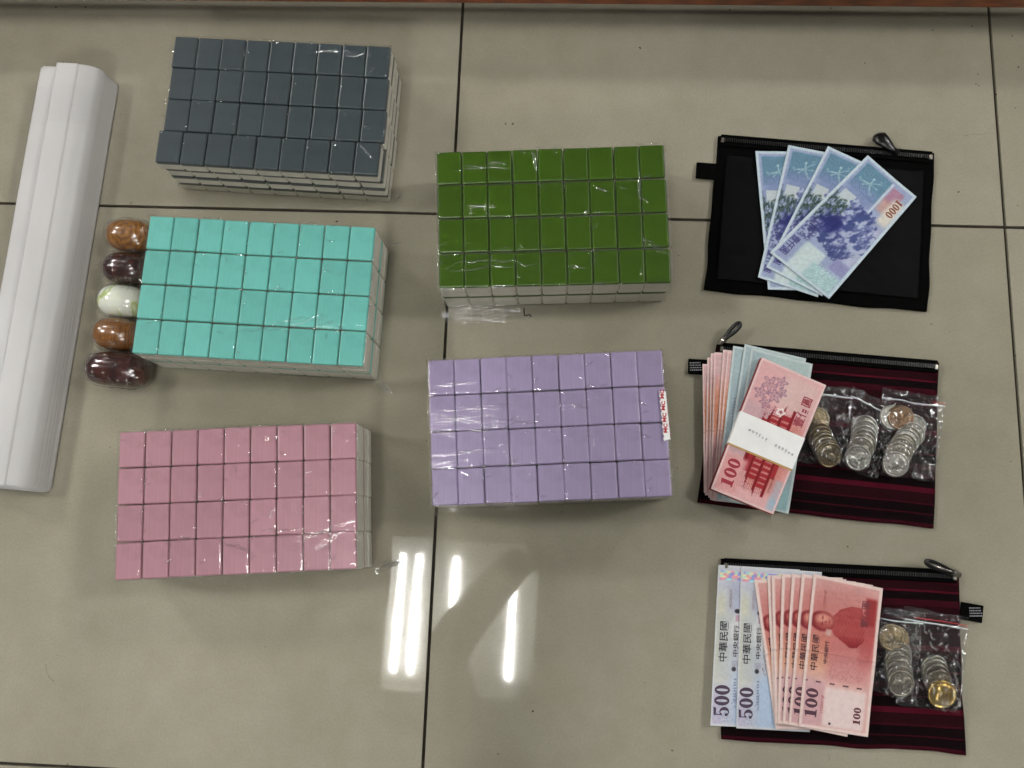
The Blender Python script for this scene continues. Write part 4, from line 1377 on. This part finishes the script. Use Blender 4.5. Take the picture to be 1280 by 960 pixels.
def coin_row(pts, kinds, z_front, z_back, tilt, what, group, key):
    """pts from the hindmost to the front coin; each coin leans on the one behind it."""
    n = len(pts)
    d = Vector(pts[-1][:2]) - Vector(pts[0][:2])
    rs = random.Random(n * 7 + len(what))
    for k, p in enumerate(pts):
        z = z_back + (z_front - z_back) * k / max(1, n - 1)
        idx = n - 1 - k
        nm = 'front' if idx == 0 else ('hindmost' if k == 0 else ORD[min(idx, 7)])
        coin(p, z, kinds[k], (d.x, d.y), tilt * (0.9 + 0.2 * rs.random()) if k < n - 1 else tilt * 0.7, '%s %s' % (nm, what), group, key, rs.uniform(0, 6))


zc = 0.0105
coin_row([(0.4428, -0.2253, 0.0200), (0.4423, -0.2303, 0.0200), (0.4414, -0.2361, 0.0200), (0.4405, -0.2402, 0.0200), (0.4392, -0.2444, 0.0200), (0.4366, -0.2486, 0.0200), (0.4332, -0.2578, 0.0200)],
         ['silver', 'silver', 'silver', 'dull', 'dull', 'dull', 'silver'], 0.0170, 0.0105, 0.30, 'silver coin of the row in the middle bag, upper striped pouch', 'coins in the middle bag of the upper striped pouch', 'B')
coin_row([(0.4922, -0.2228, 0.0200), (0.4903, -0.2311, 0.0200), (0.4861, -0.2353, 0.0200), (0.4836, -0.2387, 0.0200), (0.4803, -0.2429, 0.0200), (0.4769, -0.2480, 0.0200), (0.4743, -0.2530, 0.0200), (0.4709, -0.2629, 0.0200)],
         ['silver', 'silver', 'dull', 'silver', 'dull', 'dull', 'dull', 'silver'], 0.0175, 0.0105, 0.28, 'silver coin of the row in the right bag, upper striped pouch', 'coins in the right bag of the upper striped pouch', 'C')
coin((0.4719, -0.2141, 0.0120), 0.0100, 'silver', (0, 1), 0.05, 'silver coin half hidden by the copper coloured coin in the right small bag', None, 'C', 0.4)
coin((0.4793, -0.2141, 0.0140), 0.0125, 'copper', (-1, 0), 0.10, 'copper coloured coin at the top of the right small bag', None, 'C', 1.0)
coin((0.3941, -0.2185, 0.0120), 0.0100, 'bronze', (0, 1), 0.04, 'bronze coin alone at the top of the small bag beside the banded stack', None, 'A', 0.2)
coin_row([(0.3957, -0.2336, 0.0200), (0.3972, -0.2376, 0.0200), (0.3988, -0.2417, 0.0200), (0.4004, -0.2450, 0.0200), (0.4019, -0.2490, 0.0200), (0.4035, -0.2523, 0.0200), (0.4050, -0.2555, 0.0200)],
         ['bronze'] * 7, 0.0150, 0.0105, 0.5, 'bronze coin of the row in the bag beside the banded stack', 'coins in the bag beside the banded stack', 'A')
coin((0.4688, -0.4369, 0.0140), 0.0105, 'bronze', (1, 0), 0.08, 'dark bronze coin tucked under the round bronze coin in the lower left bag', None, 'D', 0.2)
coin((0.4635, -0.4354, 0.0160), 0.0135, 'bronze', (1, 0), 0.06, 'plain bronze coin lying on top at the head of the lower left bag', None, 'D', 2.0)
coin_row([(0.4709, -0.4523, 0.0200), (0.4699, -0.4576, 0.0200), (0.4698, -0.4630, 0.0200), (0.4704, -0.4683, 0.0200), (0.4702, -0.4736, 0.0200), (0.4708, -0.4788, 0.0200)],
         ['dull'] * 6, 0.0150, 0.0100, 0.25, 'dull silver coin in the bag beside the red notes', 'coins in the left bag of the lower striped pouch', 'D')
coin_row([(0.5053, -0.4629, 0.0200), (0.5055, -0.4667, 0.0200), (0.5061, -0.4712, 0.0200), (0.5071, -0.4757, 0.0200), (0.5094, -0.4869, 0.0200)],
         ['dull', 'dull', 'dull', 'dull', 'gold'], 0.0170, 0.0105, 0.30, 'dull coin in the bag with the gold coin', 'coins in the right bag of the lower striped pouch', 'E')
for o in C.objects:
    if o.get('group') == 'coins in the right bag of the lower striped pouch':
        if o.data.materials[0] is M['gold']:
            o['label'] = 'shiny gold coin at the front of the lower right bag'
        else:
            o['label'] = o['label'].replace('dull coin', 'dull grey coin of the row')


# ------------------------------------------------------------------ small zip bags
def zip_bag(q, label, key, seed, line=True, zt=0.13, base=0.0092, flat=1.0):
    c = sum(np.asarray(p[:2]) for p in q) / 4
    root = empty('zip_bag', (float(c[0]), float(c[1]), 0))
    tag(root, label, 'plastic bag', 'small clear zip bags of coins')
    nu, nv = 80, 100
    U, W = np.meshgrid(np.linspace(0, 1, nu), np.linspace(0, 1, nv), indexing='ij')
    P = quadmap(q, U, W)
    wob = (fbm(U * 5 + seed, W * 6, seed, 3) - 0.5) * 0.004 * (np.maximum(np.abs(2 * U - 1), np.abs(2 * W - 1)) ** 3)
    P = P + wob[..., None]
    Z = np.full(U.shape, base)
    for (k, x, y, z, r) in ALLC:
        if k != key: continue
        d = np.hypot(P[..., 0] - x, P[..., 1] - y)
        Z = np.maximum(Z, base + (z + 0.0022 - base) * (1 - sstep(r * 0.95, r * 1.7, d)))
    e = np.minimum(np.minimum(U, 1 - U), np.minimum(W, 1 - W))
    cr = fbm(U * 9 + seed, W * 12, seed + 2, 3)
    rg = 1 - np.abs(2 * fbm(U * 6 + seed * 3, W * 7, seed + 8, 3) - 1)
    Z = Z + (0.0014 * (cr - 0.4) + 0.0026 * sstep(0.82, 1.0, rg) * flat) * sstep(0, 0.06, e)
    V = np.c_[P.reshape(-1, 2), Z.ravel()]
    F = grid_faces(nu, nv)[:, ::-1]
    # lower sheet
    V2 = V[:: 1].copy().reshape(nu, nv, 3)[::8, ::9]
    a, b_ = V2.shape[:2]
    V2 = V2.reshape(-1, 3).copy(); V2[:, 2] = 0.0086
    F2 = grid_faces(a, b_, len(V))
    V = np.concatenate([V, V2]); F = np.concatenate([F, F2])
    V[:, 0] -= c[0]; V[:, 1] -= c[1]
    link('bag_film', mesh_np('bag_film', V, F, smooth=True), M['bagfilm'], root)
    rsn = np.random.RandomState(seed * 13)
    L3 = []
    for _ in range(130):
        if rsn.rand() < 0.5:
            u0 = rsn.choice([0.04, 0.96, rsn.rand()]) + rsn.normal(0, 0.05); w0 = 0.16 + 0.8 * rsn.rand()
        else:
            u0 = rsn.rand(); w0 = rsn.uniform(0.02, 0.98)
        a = rsn.normal(1.2, 0.9); l = rsn.uniform(0.03, 0.16)
        x, y = squiggle(rsn, u0, w0, u0 + l * math.cos(a), w0 + l * math.sin(a) * 0.7, 12, 0.25)
        x = np.clip(x, 0.01, 0.99); y = np.clip(y, 0.01, 0.99)
        p = quadmap(q, x, y)
        zz = Z[(x * (nu - 1)).astype(int), (y * (nv - 1)).astype(int)]
        L3.append(np.c_[p - c, np.convolve(np.pad(zz, 1, 'edge'), [.25, .5, .25], 'valid') + 0.0002])
    cv, cf = crease_mesh(L3, 0.0009)
    co = link('film_crease', mesh_np('film_crease', cv, cf, smooth=True), M['bag_crease'], root)
    co['kind'] = 'stuff'
    for (nm, vv, wdt, mat) in (('zip_ridge', zt, 0.0009, M['zip_white']), ('red_zip_line', zt - 0.035, 0.0007, M['red_line'])):
        if nm == 'red_zip_line' and not line: continue
        pts = []
        for u in np.linspace(0.0, 1.0, 24):
            p = quadmap(q, u, vv + 0.006 * math.sin(u * 5 + seed))
            iu, iv = min(nu - 1, int(u * (nu - 1))), int(vv * (nv - 1))
            pts.append((p[0] - c[0], p[1] - c[1], float(Z[iu, iv]) + 0.0005))
        if nm == 'red_zip_line': pts = pts[4:] if key != 'C' else pts[18:]
        link(nm, tube_mesh(nm, pts, wdt * 0.55, 6), mat, root)
    return root


zip_bag([(0.3803, -0.1797, 0.0100), (0.4331, -0.1839, 0.0100), (0.4233, -0.2663, 0.0100), (0.3638, -0.2619, 0.0100)], 'clear zip bag of bronze coins beside the banded stack', 'A', 3, line=False)
zip_bag([(0.4324, -0.1823, 0.0100), (0.4794, -0.2044, 0.0100), (0.4546, -0.2792, 0.0100), (0.4176, -0.2657, 0.0100)], 'slanting clear zip bag of silver coins, middle of the upper pouch', 'B', 4, line=False, base=0.0096)
zip_bag([(0.4628, -0.1821, 0.0100), (0.5281, -0.1892, 0.0100), (0.5127, -0.2786, 0.0100), (0.4564, -0.2742, 0.0100)], 'clear zip bag of silver coins sticking out past the upper striped pouch', 'C', 5, base=0.0100)
zip_bag([(0.4530, -0.4068, 0.0100), (0.4986, -0.4103, 0.0100), (0.4840, -0.4995, 0.0100), (0.4369, -0.4857, 0.0100)], 'clear crumpled zip bag next to the red banknotes on the lower pouch', 'D', 6, line=False, flat=1.6)
zip_bag([(0.4791, -0.4041, 0.0100), (0.5417, -0.4132, 0.0100), (0.5302, -0.5049, 0.0100), (0.4677, -0.4995, 0.0100)], 'clear zip bag holding the gold coin on the lower striped pouch', 'E', 7, base=0.0097)

# ------------------------------------------------------------------ nested white plastic racks
RK = [(-0.4364, 0.1484, 0.0300), (-0.4013, 0.1480, 0.0300), (-0.4203, -0.3212, 0.0300), (-0.4543, -0.3242, 0.0300)]
ra = Vector((-0.3929, 0.1454, 0.0000)[:2]); rb = Vector((-0.4140, -0.3245, 0.0000)[:2])      # right hand edge on the floor, top and foot
rd = (rb - ra); RL = rd.length; rang = math.atan2(rd.y, rd.x)
racks = empty('rack_bundle', (ra.x, ra.y, 0), rang)
tag(racks, 'bundle of nested long white plastic tile racks taped together', 'racks')
# local frame: +x along the length (towards the foot), +y to the right of that = picture right... profile y negative is left in the picture
PROF = [(0.000, 0.0000), (0.0004, 0.0030), (0.0022, 0.0070), (0.0050, 0.0110), (0.0090, 0.0146), (0.0135, 0.0168), (0.0180, 0.0180), (0.0225, 0.0184), (0.0246, 0.0185), (0.0250, 0.0186), (0.0256, 0.0199), (0.0262, 0.0201), (0.0290, 0.0202),
        (0.0480, 0.0204), (0.0496, 0.0203), (0.0508, 0.0196), (0.0516, 0.0180), (0.0526, 0.0125), (0.0532, 0.0108), (0.0544, 0.0100), (0.0560, 0.0098), (0.0740, 0.0092), (0.0758, 0.0088), (0.0765, 0.0074)]
PROF = [(y * 0.97, z) for (y, z) in PROF]


def rack_mesh(Ln, prof, th=0.0021):
    V, F = [], []
    n = len(prof)
    xs = [0.0, 0.0008, 0.003, 0.008] + list(np.linspace(0.02, Ln - 0.02, 24)) + [Ln - 0.008, Ln - 0.003, Ln - 0.0008, Ln]
    for x in xs:
        e = min(x, Ln - x)
        inset = 0.004 * (1 - min(1, e / 0.006)) ** 2
        for (y, z) in prof:
            yy = min(max(y, inset * 0.6), PROF[-1][0] - inset)
            V.append((x + 0.0, -yy, z + 0.0004 * math.sin(x * 19)))
    m = len(xs)
    o = len(V)
    V += [(x, y, z - th) for (x, y, z) in V]
    for i in range(m - 1):
        for j in range(n - 1):
            a = i * n + j
            F.append((a, a + 1, a + n + 1, a + n)); F.append((o + a, o + a + n, o + a + n + 1, o + a + 1))
    for i in range(m - 1):
        a, b = i * n, (i + 1) * n
        F.append((a, b, o + b, o + a)); a += n - 1; b += n - 1
        F.append((b, a, o + a, o + b))
    for j in range(n - 1):
        F.append((j + 1, j, o + j, o + j + 1)); a = (m - 1) * n + j
        F.append((a, a + 1, o + a + 1, o + a))
    return mesh_np('rack', V, F, smooth=True)


rm = rack_mesh(RL, PROF)
for k in range(6):
    r = link('rack', rm, M['white_plastic'], racks)
    r.location = (random.uniform(-0.0015, 0.0015) - 0.002 * (k == 5), 0.0009 * (5 - k) - 0.0050, 0.0026 + k * 0.0036)
    r.rotation_euler = (0, 0, random.uniform(-0.0015, 0.0015))
tp = rack_mesh(0.045, [(y * 1.006 - 0.0002, z + 0.0009) for (y, z) in PROF], 0.0002)
for (x, nm) in ((0.022, 'tape_band'),):
    t_ = link('tape_band', tp, M['tape'], racks)
    t_.location = (x, -0.0050, 0.0026 + 5 * 0.0036)

# ------------------------------------------------------------------ five polished rollers in cellophane
def roller_mesh(L, r, seed, e=2.6, n=48, m=36):
    V, F = [], []
    for i in range(m + 1):
        t = -math.pi / 2 + math.pi * i / m
        cx, sx = math.cos(t), math.sin(t)
        x = math.copysign(abs(sx) ** (2 / e), sx) * L / 2
        rr = abs(cx) ** (2 / e) * r
        for k in range(n):
            a = 2 * math.pi * k / n
            V.append((x, rr * math.cos(a), rr * math.sin(a)))
    for i in range(m):
        for k in range(n):
            k2 = (k + 1) % n
            F.append((i * n + k, i * n + k2, (i + 1) * n + k2, (i + 1) * n + k))
    return mesh_np('wooden_body', V, F, smooth=True)


def wrap_mesh(L, r, seed):
    me = roller_mesh(L + 0.004, r + 0.0012, seed, e=2.9 if L < 0.06 else 3.6, n=80, m=60)
    co = np.array([v.co[:] for v in me.vertices])
    a = np.arctan2(co[:, 2], co[:, 1])
    n = fbm(co[:, 0] * 130 + seed, a * 3.2, seed, 3)
    rg = 1 - np.abs(2 * fbm(co[:, 0] * 70 + seed * 2, a * 2.2, seed + 3, 3) - 1)
    k = 1 + (0.05 * (n - 0.4) + 0.07 * sstep(0.84, 1, rg)) 
    k = k + 0.05 * sstep(0.8, 1.0, np.abs(co[:, 0]) / (L / 2)) * (np.sin(a * 9 + seed) > 0.2)
    co[:, 1:] *= np.maximum(k, 1.0)[:, None]
    co[:, 2] = np.maximum(co[:, 2], -r + 0.0002)
    me.vertices.foreach_set('co', co.ravel())
    return me


jade, nt, p = new_mat('white_green_jade')
nn = noise(nt, 45, 3, 0.5, sc=(1, 0.4, 0.4))
rj = ramp(nt, nn.outputs[0], [(0.36, (226, 228, 218)), (0.47, (222, 226, 206)), (0.53, (178, 196, 116)), (0.60, (226, 228, 216))])
nt.links.new(rj.outputs[0], p.inputs['Base Color'])
p.inputs['Roughness'].default_value = 0.12
M['jade'] = jade
M['w1'] = wood_mat('orange_grain_wood', (104, 64, 20), (146, 98, 38), 80, (1, 1, 0.5), 0.3, 0.8, True)
M['w2'] = wood_mat('dark_red_wood', (40, 14, 8), (60, 24, 14), 20, (1, 0.3, 0.3), 0.25, 0.9)
M['w3'] = wood_mat('streaky_orange_wood', (100, 60, 18), (140, 90, 34), 120, (1, 0.35, 0.35), 0.3, 0.8)
M['w4'] = wood_mat('glossy_red_wood', (44, 13, 7), (64, 22, 12), 16, (1, 0.3, 0.3), 0.2, 1.0)
ROLL = [((-0.3541, -0.0409, 0.0170), 'w1', 'orange brown rounded wooden bead with ring grain, uppermost of the row'),
        ((-0.3536, -0.0784, 0.0170), 'w2', 'dark red brown wooden bead just above the white one'),
        ((-0.3548, -0.1155, 0.0170), 'jade', 'white and pale green jade coloured bead in the row'),
        ((-0.3560, -0.1522, 0.0170), 'w3', 'orange brown wooden bead with straight streaks below the white one'),
        ((-0.3476, -0.1910, 0.0180), 'w4', 'dark glossy red wooden bead in crinkled film, lowest of the row')]
for k, (pp_, mt, lb) in enumerate(ROLL):
    r = 0.0177 if k < 4 else 0.0184
    root = empty('wooden_bead' if mt != 'jade' else 'jade_bead', (pp_[0] + (0.002 if k < 4 else 0), pp_[1], 0), math.radians(-4 if k < 4 else -3))
    tag(root, lb, 'bead', 'row of five wrapped beads')
    L = 0.050 if k < 4 else 0.067
    b_ = link('polished_body', roller_mesh(L, r, k, e=2.75 if k < 4 else 3.6), M[mt], root, (0, 0, r))
    b_.rotation_euler = (0.5 * k, 0, 0)
    rsn = np.random.RandomState(90 + k)
    L3 = []
    for _ in range(34 if k == 4 else 15):
        x0 = rsn.uniform(-0.5, 0.5) * L * 0.95; a0 = rsn.uniform(0.5, 2.9)
        a = rsn.uniform(0, math.pi); l = rsn.uniform(0.003, 0.012)
        x, t = squiggle(rsn, x0, a0 * r, x0 + l * math.cos(a), a0 * r + l * math.sin(a), 12, 0.2)
        x = np.clip(x, -L / 2, L / 2)
        rr = np.clip(1 - np.abs(2 * x / (L + 0.006)) ** 3.0, 0.02, 1) ** (1 / 3.0) * (r + 0.0015)
        L3.append(np.stack([x, rr * np.cos(t / r), r + rr * np.sin(t / r)], 1))
    cv, cf = crease_mesh(L3, 0.0009)
    co = link('film_crease', mesh_np('film_crease', cv, cf, smooth=True), M['crease'], root)
    co['kind'] = 'stuff'
    w_ = link('cellophane_wrap', wrap_mesh(L, r, 5 + k), M['wrapfilm'], root, (0, 0, r + 0.0001))

# ------------------------------------------------------------------ sticker on the purple block
pblock = [o for o in C.objects if o.get('label', '').startswith('pale purple')][0]
sq = [(0.2231, -0.2055, 0.0795), (0.2285, -0.2053, 0.0795), (0.2337, -0.2523, 0.0795), (0.2284, -0.2541, 0.0795)]
SV, SF = [], []
ns = 24
bxl = pblock.location
for i in range(ns + 1):
    v = i / ns
    wob = 0.0008 * math.sin(i * 2.1)
    pl_, pr_ = quadmap(sq, 0, v), quadmap(sq, 1, v)
    dn = 0.006
    SV += [(pl_[0] + wob - bxl.x, pl_[1] - bxl.y, 0.0800), (pr_[0] + 0.0006 - bxl.x, pr_[1] - bxl.y, 0.0799), (pr_[0] + 0.0022 - bxl.x, pr_[1] - bxl.y, 0.0790 - dn)]
for i in range(ns):
    for j in range(2):
        a = i * 3 + j
        SF.append((a, a + 1, a + 4, a + 3))
stk = link('sticker', mesh_np('sticker', SV, SF), M['white_paper'], pblock)
tv, tf = text_tris('MC', 0.045)
V, F = [], []
for k, (u, v, dz) in enumerate([(0.45, 0.06, 0), (0.45, 0.30, 0), (0.45, 0.54, 0), (0.45, 0.76, 0), (1.25, 0.18, 1), (1.25, 0.42, 1), (1.25, 0.66, 1), (1.22, 0.90, 1)]):
    p0 = quadmap(sq, u, v)
    o = len(V)
    for (x, y) in tv:
        lx, ly = -y * 0.0050, x * 0.0062
        if dz == 0: V.append((p0[0] + lx - bxl.x, p0[1] + ly - bxl.y, 0.0802))
        else:
            pe = quadmap(sq, 1.0, v)
            V.append((pe[0] + 0.0016 + lx * 0.25 - bxl.x, p0[1] + ly - bxl.y, 0.0772 - lx * 0.9))
    F += [tuple(i + o for i in ff) for ff in tf]
link('sticker_print', mesh_np('sticker_print', V, F), M['red_ink'], stk)

# ------------------------------------------------------------------ bits on the floor
fib = tube_mesh('fibre', [(0.0847, -0.1057, 0.0010), (0.0849, -0.1102, 0.0012), (0.0859, -0.1146, 0.0010), (0.0885, -0.1137, 0.0010), (0.0910, -0.1127, 0.0012), (0.0929, -0.1153, 0.0010)], 0.0006, 6)
for hl, hp in zip(('at the lower left below the white racks', 'beside the black pouch', 'under the lower striped pouch edge'), ([(-0.3992, -0.5013, 0.0008), (-0.3975, -0.5077, 0.0008), (-0.3942, -0.5140, 0.0008), (-0.3885, -0.5185, 0.0008)], [(0.5619, 0.1032, 0.0008), (0.5706, 0.1053, 0.0008), (0.5801, 0.1055, 0.0008), (0.5853, 0.1065, 0.0008)], [(0.4033, -0.5512, 0.0008), (0.4048, -0.5549, 0.0008), (0.4040, -0.5580, 0.0008)])):
    hh = link('hair', tube_mesh('hair', hp, 0.00010, 5), M['hair'])
    tag(hh, 'single thin dark hair lying on the floor ' + hl, 'hair', 'stray hairs on the floor')
fo = link('fibre', fib, M['hair'])
tag(fo, 'tiny dark bent fibre on the floor below the green block', 'fibre')
bm = bmesh.new()
rs = random.Random(4)
spots = [(-0.4810, 0.2430, 0.0000), (-0.4453, 0.2435, 0.0000), (-0.4637, 0.1731, 0.0000), (0.5804, 0.1635, 0.0000), (0.5778, 0.1654, 0.0000), (0.5990, 0.1534, 0.0000), (0.6249, 0.1864, 0.0000), (0.5801, 0.1769, 0.0000), (0.5536, 0.0385, 0.0000), (0.4566, 0.1882, 0.0000), (0.0559, 0.1073, 0.0000), (0.0640, 0.1075, 0.0000), (-0.0647, 0.0712, 0.0000), (-0.1280, -0.0125, 0.0000), (0.5329, 0.2294, 0.0000), (0.3062, 0.2515, 0.0000),
         (0.2497, -0.5558, 0.0000), (0.1093, -0.5248, 0.0000), (0.6160, 0.0245, 0.0000), (0.6191, 0.1377, 0.0000), (0.6198, 0.2239, 0.0000), (0.5764, 0.2349, 0.0000), (0.2052, 0.2025, 0.0000), (-0.2735, 0.2288, 0.0000)]
for _ in range(16):
    spots.append((rs.uniform(-0.45, 0.62), rs.uniform(-0.58, 0.22), 0))
for k, p in enumerate(spots):
    r = rs.uniform(0.0005, 0.0011) if k < 24 else rs.uniform(0.00015, 0.0004)
    rr = bmesh.ops.create_icosphere(bm, subdivisions=1, radius=r)
    a = rs.uniform(0, 3)
    for v in rr['verts']:
        x, y = v.co.x * rs.uniform(1.0, 1.9), v.co.y
        v.co = Vector((p[0] + x * math.cos(a) - y * math.sin(a), p[1] + x * math.sin(a) + y * math.cos(a), max(0.0002, v.co.z * 0.5 + 0.0003)))
dbo = link('floor_dirt', bm_mesh('floor_dirt', bm), M['speck'])
tag(dbo, 'scattered dark dirt specks on the floor tiles', 'dirt', kind='stuff')

# ------------------------------------------------------------------ the person taking the picture (only mirrored in the floor)
NX, NY = cam.location.x, cam.location.y


def person():
    J = {'pelvis': (0.02, -0.60, 0.86, .135), 'belly': (0.02, -0.59, 1.02, .125), 'chest': (0.02, -0.52, 1.20, .135), 'neck': (0.02, -0.46, 1.36, .055), 'head0': (0.03, -0.42, 1.44, .075), 'head1': (0.03, -0.385, 1.54, .088), 'head2': (0.03, -0.37, 1.60, .06),
         'sL': (-0.17, -0.50, 1.28, .065), 'eL': (-0.215, -0.235, 1.00, .052), 'wL': (-0.075, -0.055, 1.005, .040), 'hL': (-0.045, -0.03, 1.010, .034),
         'sR': (0.21, -0.50, 1.28, .065), 'eR': (0.26, -0.26, 1.02, .052), 'wR': (0.16, -0.06, 1.015, .040), 'hR': (0.12, -0.04, 1.015, .034),
         'hipL': (-0.08, -0.60, 0.80, .095), 'kL': (-0.09, -0.57, 0.46, .065), 'aL': (-0.10, -0.62, 0.085, .045), 'tL': (-0.12, -0.48, 0.035, .035),
         'hipR': (0.12, -0.60, 0.80, .095), 'kR': (0.13, -0.57, 0.46, .065), 'aR': (0.14, -0.62, 0.085, .045), 'tR': (0.16, -0.48, 0.035, .035)}
    E = [('pelvis', 'belly'), ('belly', 'chest'), ('chest', 'neck'), ('neck', 'head0'), ('head0', 'head1'), ('head1', 'head2'), ('chest', 'sL'), ('sL', 'eL'), ('eL', 'wL'), ('wL', 'hL'),
         ('chest', 'sR'), ('sR', 'eR'), ('eR', 'wR'), ('wR', 'hR'), ('pelvis', 'hipL'), ('hipL', 'kL'), ('kL', 'aL'), ('aL', 'tL'), ('pelvis', 'hipR'), ('hipR', 'kR'), ('kR', 'aR'), ('aR', 'tR')]
    names = list(J)
    me = bpy.data.meshes.new('person')
    me.from_pydata([J[k][:3] for k in names], [(names.index(a), names.index(b)) for a, b in E], [])
    o = link('person', me)
    o.location = (NX, NY, 0)
    sk = o.modifiers.new('skin', 'SKIN')
    for k, v in enumerate(me.skin_vertices[0].data):
        v.radius = (J[names[k]][3],) * 2
        v.use_root = names[k] == 'pelvis'
    sb = o.modifiers.new('sub', 'SUBSURF'); sb.levels = 2; sb.render_levels = 2
    dg = bpy.context.evaluated_depsgraph_get()
    m2 = bpy.data.meshes.new_from_object(o.evaluated_get(dg))
    o.modifiers.clear()
    o.data = m2
    m2.polygons.foreach_set('use_smooth', [True] * len(m2.polygons))
    m2.materials.clear()
    m2.materials.append(simple('dark_clothes', (52, 50, 50), 0.85, var=0.15, scale=30)); m2.materials.append(simple('skin', (190, 140, 115), 0.5))
    for p in m2.polygons:
        z = p.center.z
        if z > 1.36 or (abs(p.center.x - 0.03) < 0.16 and p.center.y > -0.12): p.material_index = 1
    tag(o, 'person in dark clothes standing over the floor, mirrored as a dark shape in the tiles', 'person')
    # hair cap and five fingers on each hand
    bm = bmesh.new(); bmesh.ops.create_uvsphere(bm, u_segments=24, v_segments=14, radius=0.112)
    for v in bm.verts:
        v.co = Vector((v.co.x * 0.86, v.co.y * 1.0, v.co.z))
        if v.co.y > 0.03 and v.co.z < 0.05: v.co *= 0.6
        v.co += Vector((0.03, -0.405, 1.535))
    link('hair', bm_mesh('hair', bm, True), M['hair'], o)
    fm = M['hair']
    for sx, hx, hy in ((1, -0.045, -0.03), (-1, 0.12, -0.04)):
        for k in range(5):
            y0 = hy - 0.03 + 0.014 * k
            ln = (0.045, 0.06, 0.066, 0.062, 0.05)[k]
            f = tube_mesh('finger', [(hx, y0, 1.012), (hx + sx * ln * 0.5, y0 + 0.003, 1.030), (hx + sx * ln, y0 + 0.004, 1.022)], [0.0095, 0.009, 0.007], 8)
            link('finger', f, m2.materials[1], o)
    return o


person()


# loose skirt of film in front of the green block
gblock = [o for o in C.objects if o.get('label', '').startswith('olive green')][0]
fq = [(-0.0021, -0.0956, 0.0040), (0.0834, -0.0913, 0.0040), (0.0810, -0.1222, 0.0020), (0.0124, -0.1269, 0.0020)]
gl_ = np.array([gblock.location.x, gblock.location.y, 0])
nu, nv = 90, 40
U, W = np.meshgrid(np.linspace(0, 1, nu), np.linspace(0, 1, nv), indexing='ij')
P = quadmap(fq, U, W + 0.06 * (vnoise(U * 9, U * 0, 3) - 0.5) * W)
Z = 0.0012 + 0.010 * (1 - W) ** 3 + 0.0016 * fbm(U * 6, W * 9, 12, 3) + 0.0012 * np.abs(np.sin(W * 17 + 2 * fbm(U * 3, W, 4)))
link('film_skirt', mesh_np('film_skirt', np.c_[P.reshape(-1, 2), Z.ravel()] - gl_, grid_faces(nu, nv)[:, ::-1], smooth=True), M['film'], gblock)
rsn = np.random.RandomState(3)
L3 = []
for _ in range(46):
    u0 = rsn.uniform(0.0, 0.8); w0 = rsn.uniform(0.15, 0.97); l = rsn.uniform(0.06, 0.3)
    x, y = squiggle(rsn, u0, w0, u0 + l, w0 + rsn.normal(0, 0.02), 14, 0.1)
    x = np.clip(x, 0, 1); y = np.clip(y, 0, 1)
    p = quadmap(fq, x, y)
    L3.append(np.c_[p, 0.0042 + 0.010 * (1 - y) ** 3] - gl_)
cv, cf = crease_mesh(L3, 0.0010)
co = link('film_crease', mesh_np('film_crease', cv, cf, smooth=True), M['crease'], gblock)
co['kind'] = 'stuff'
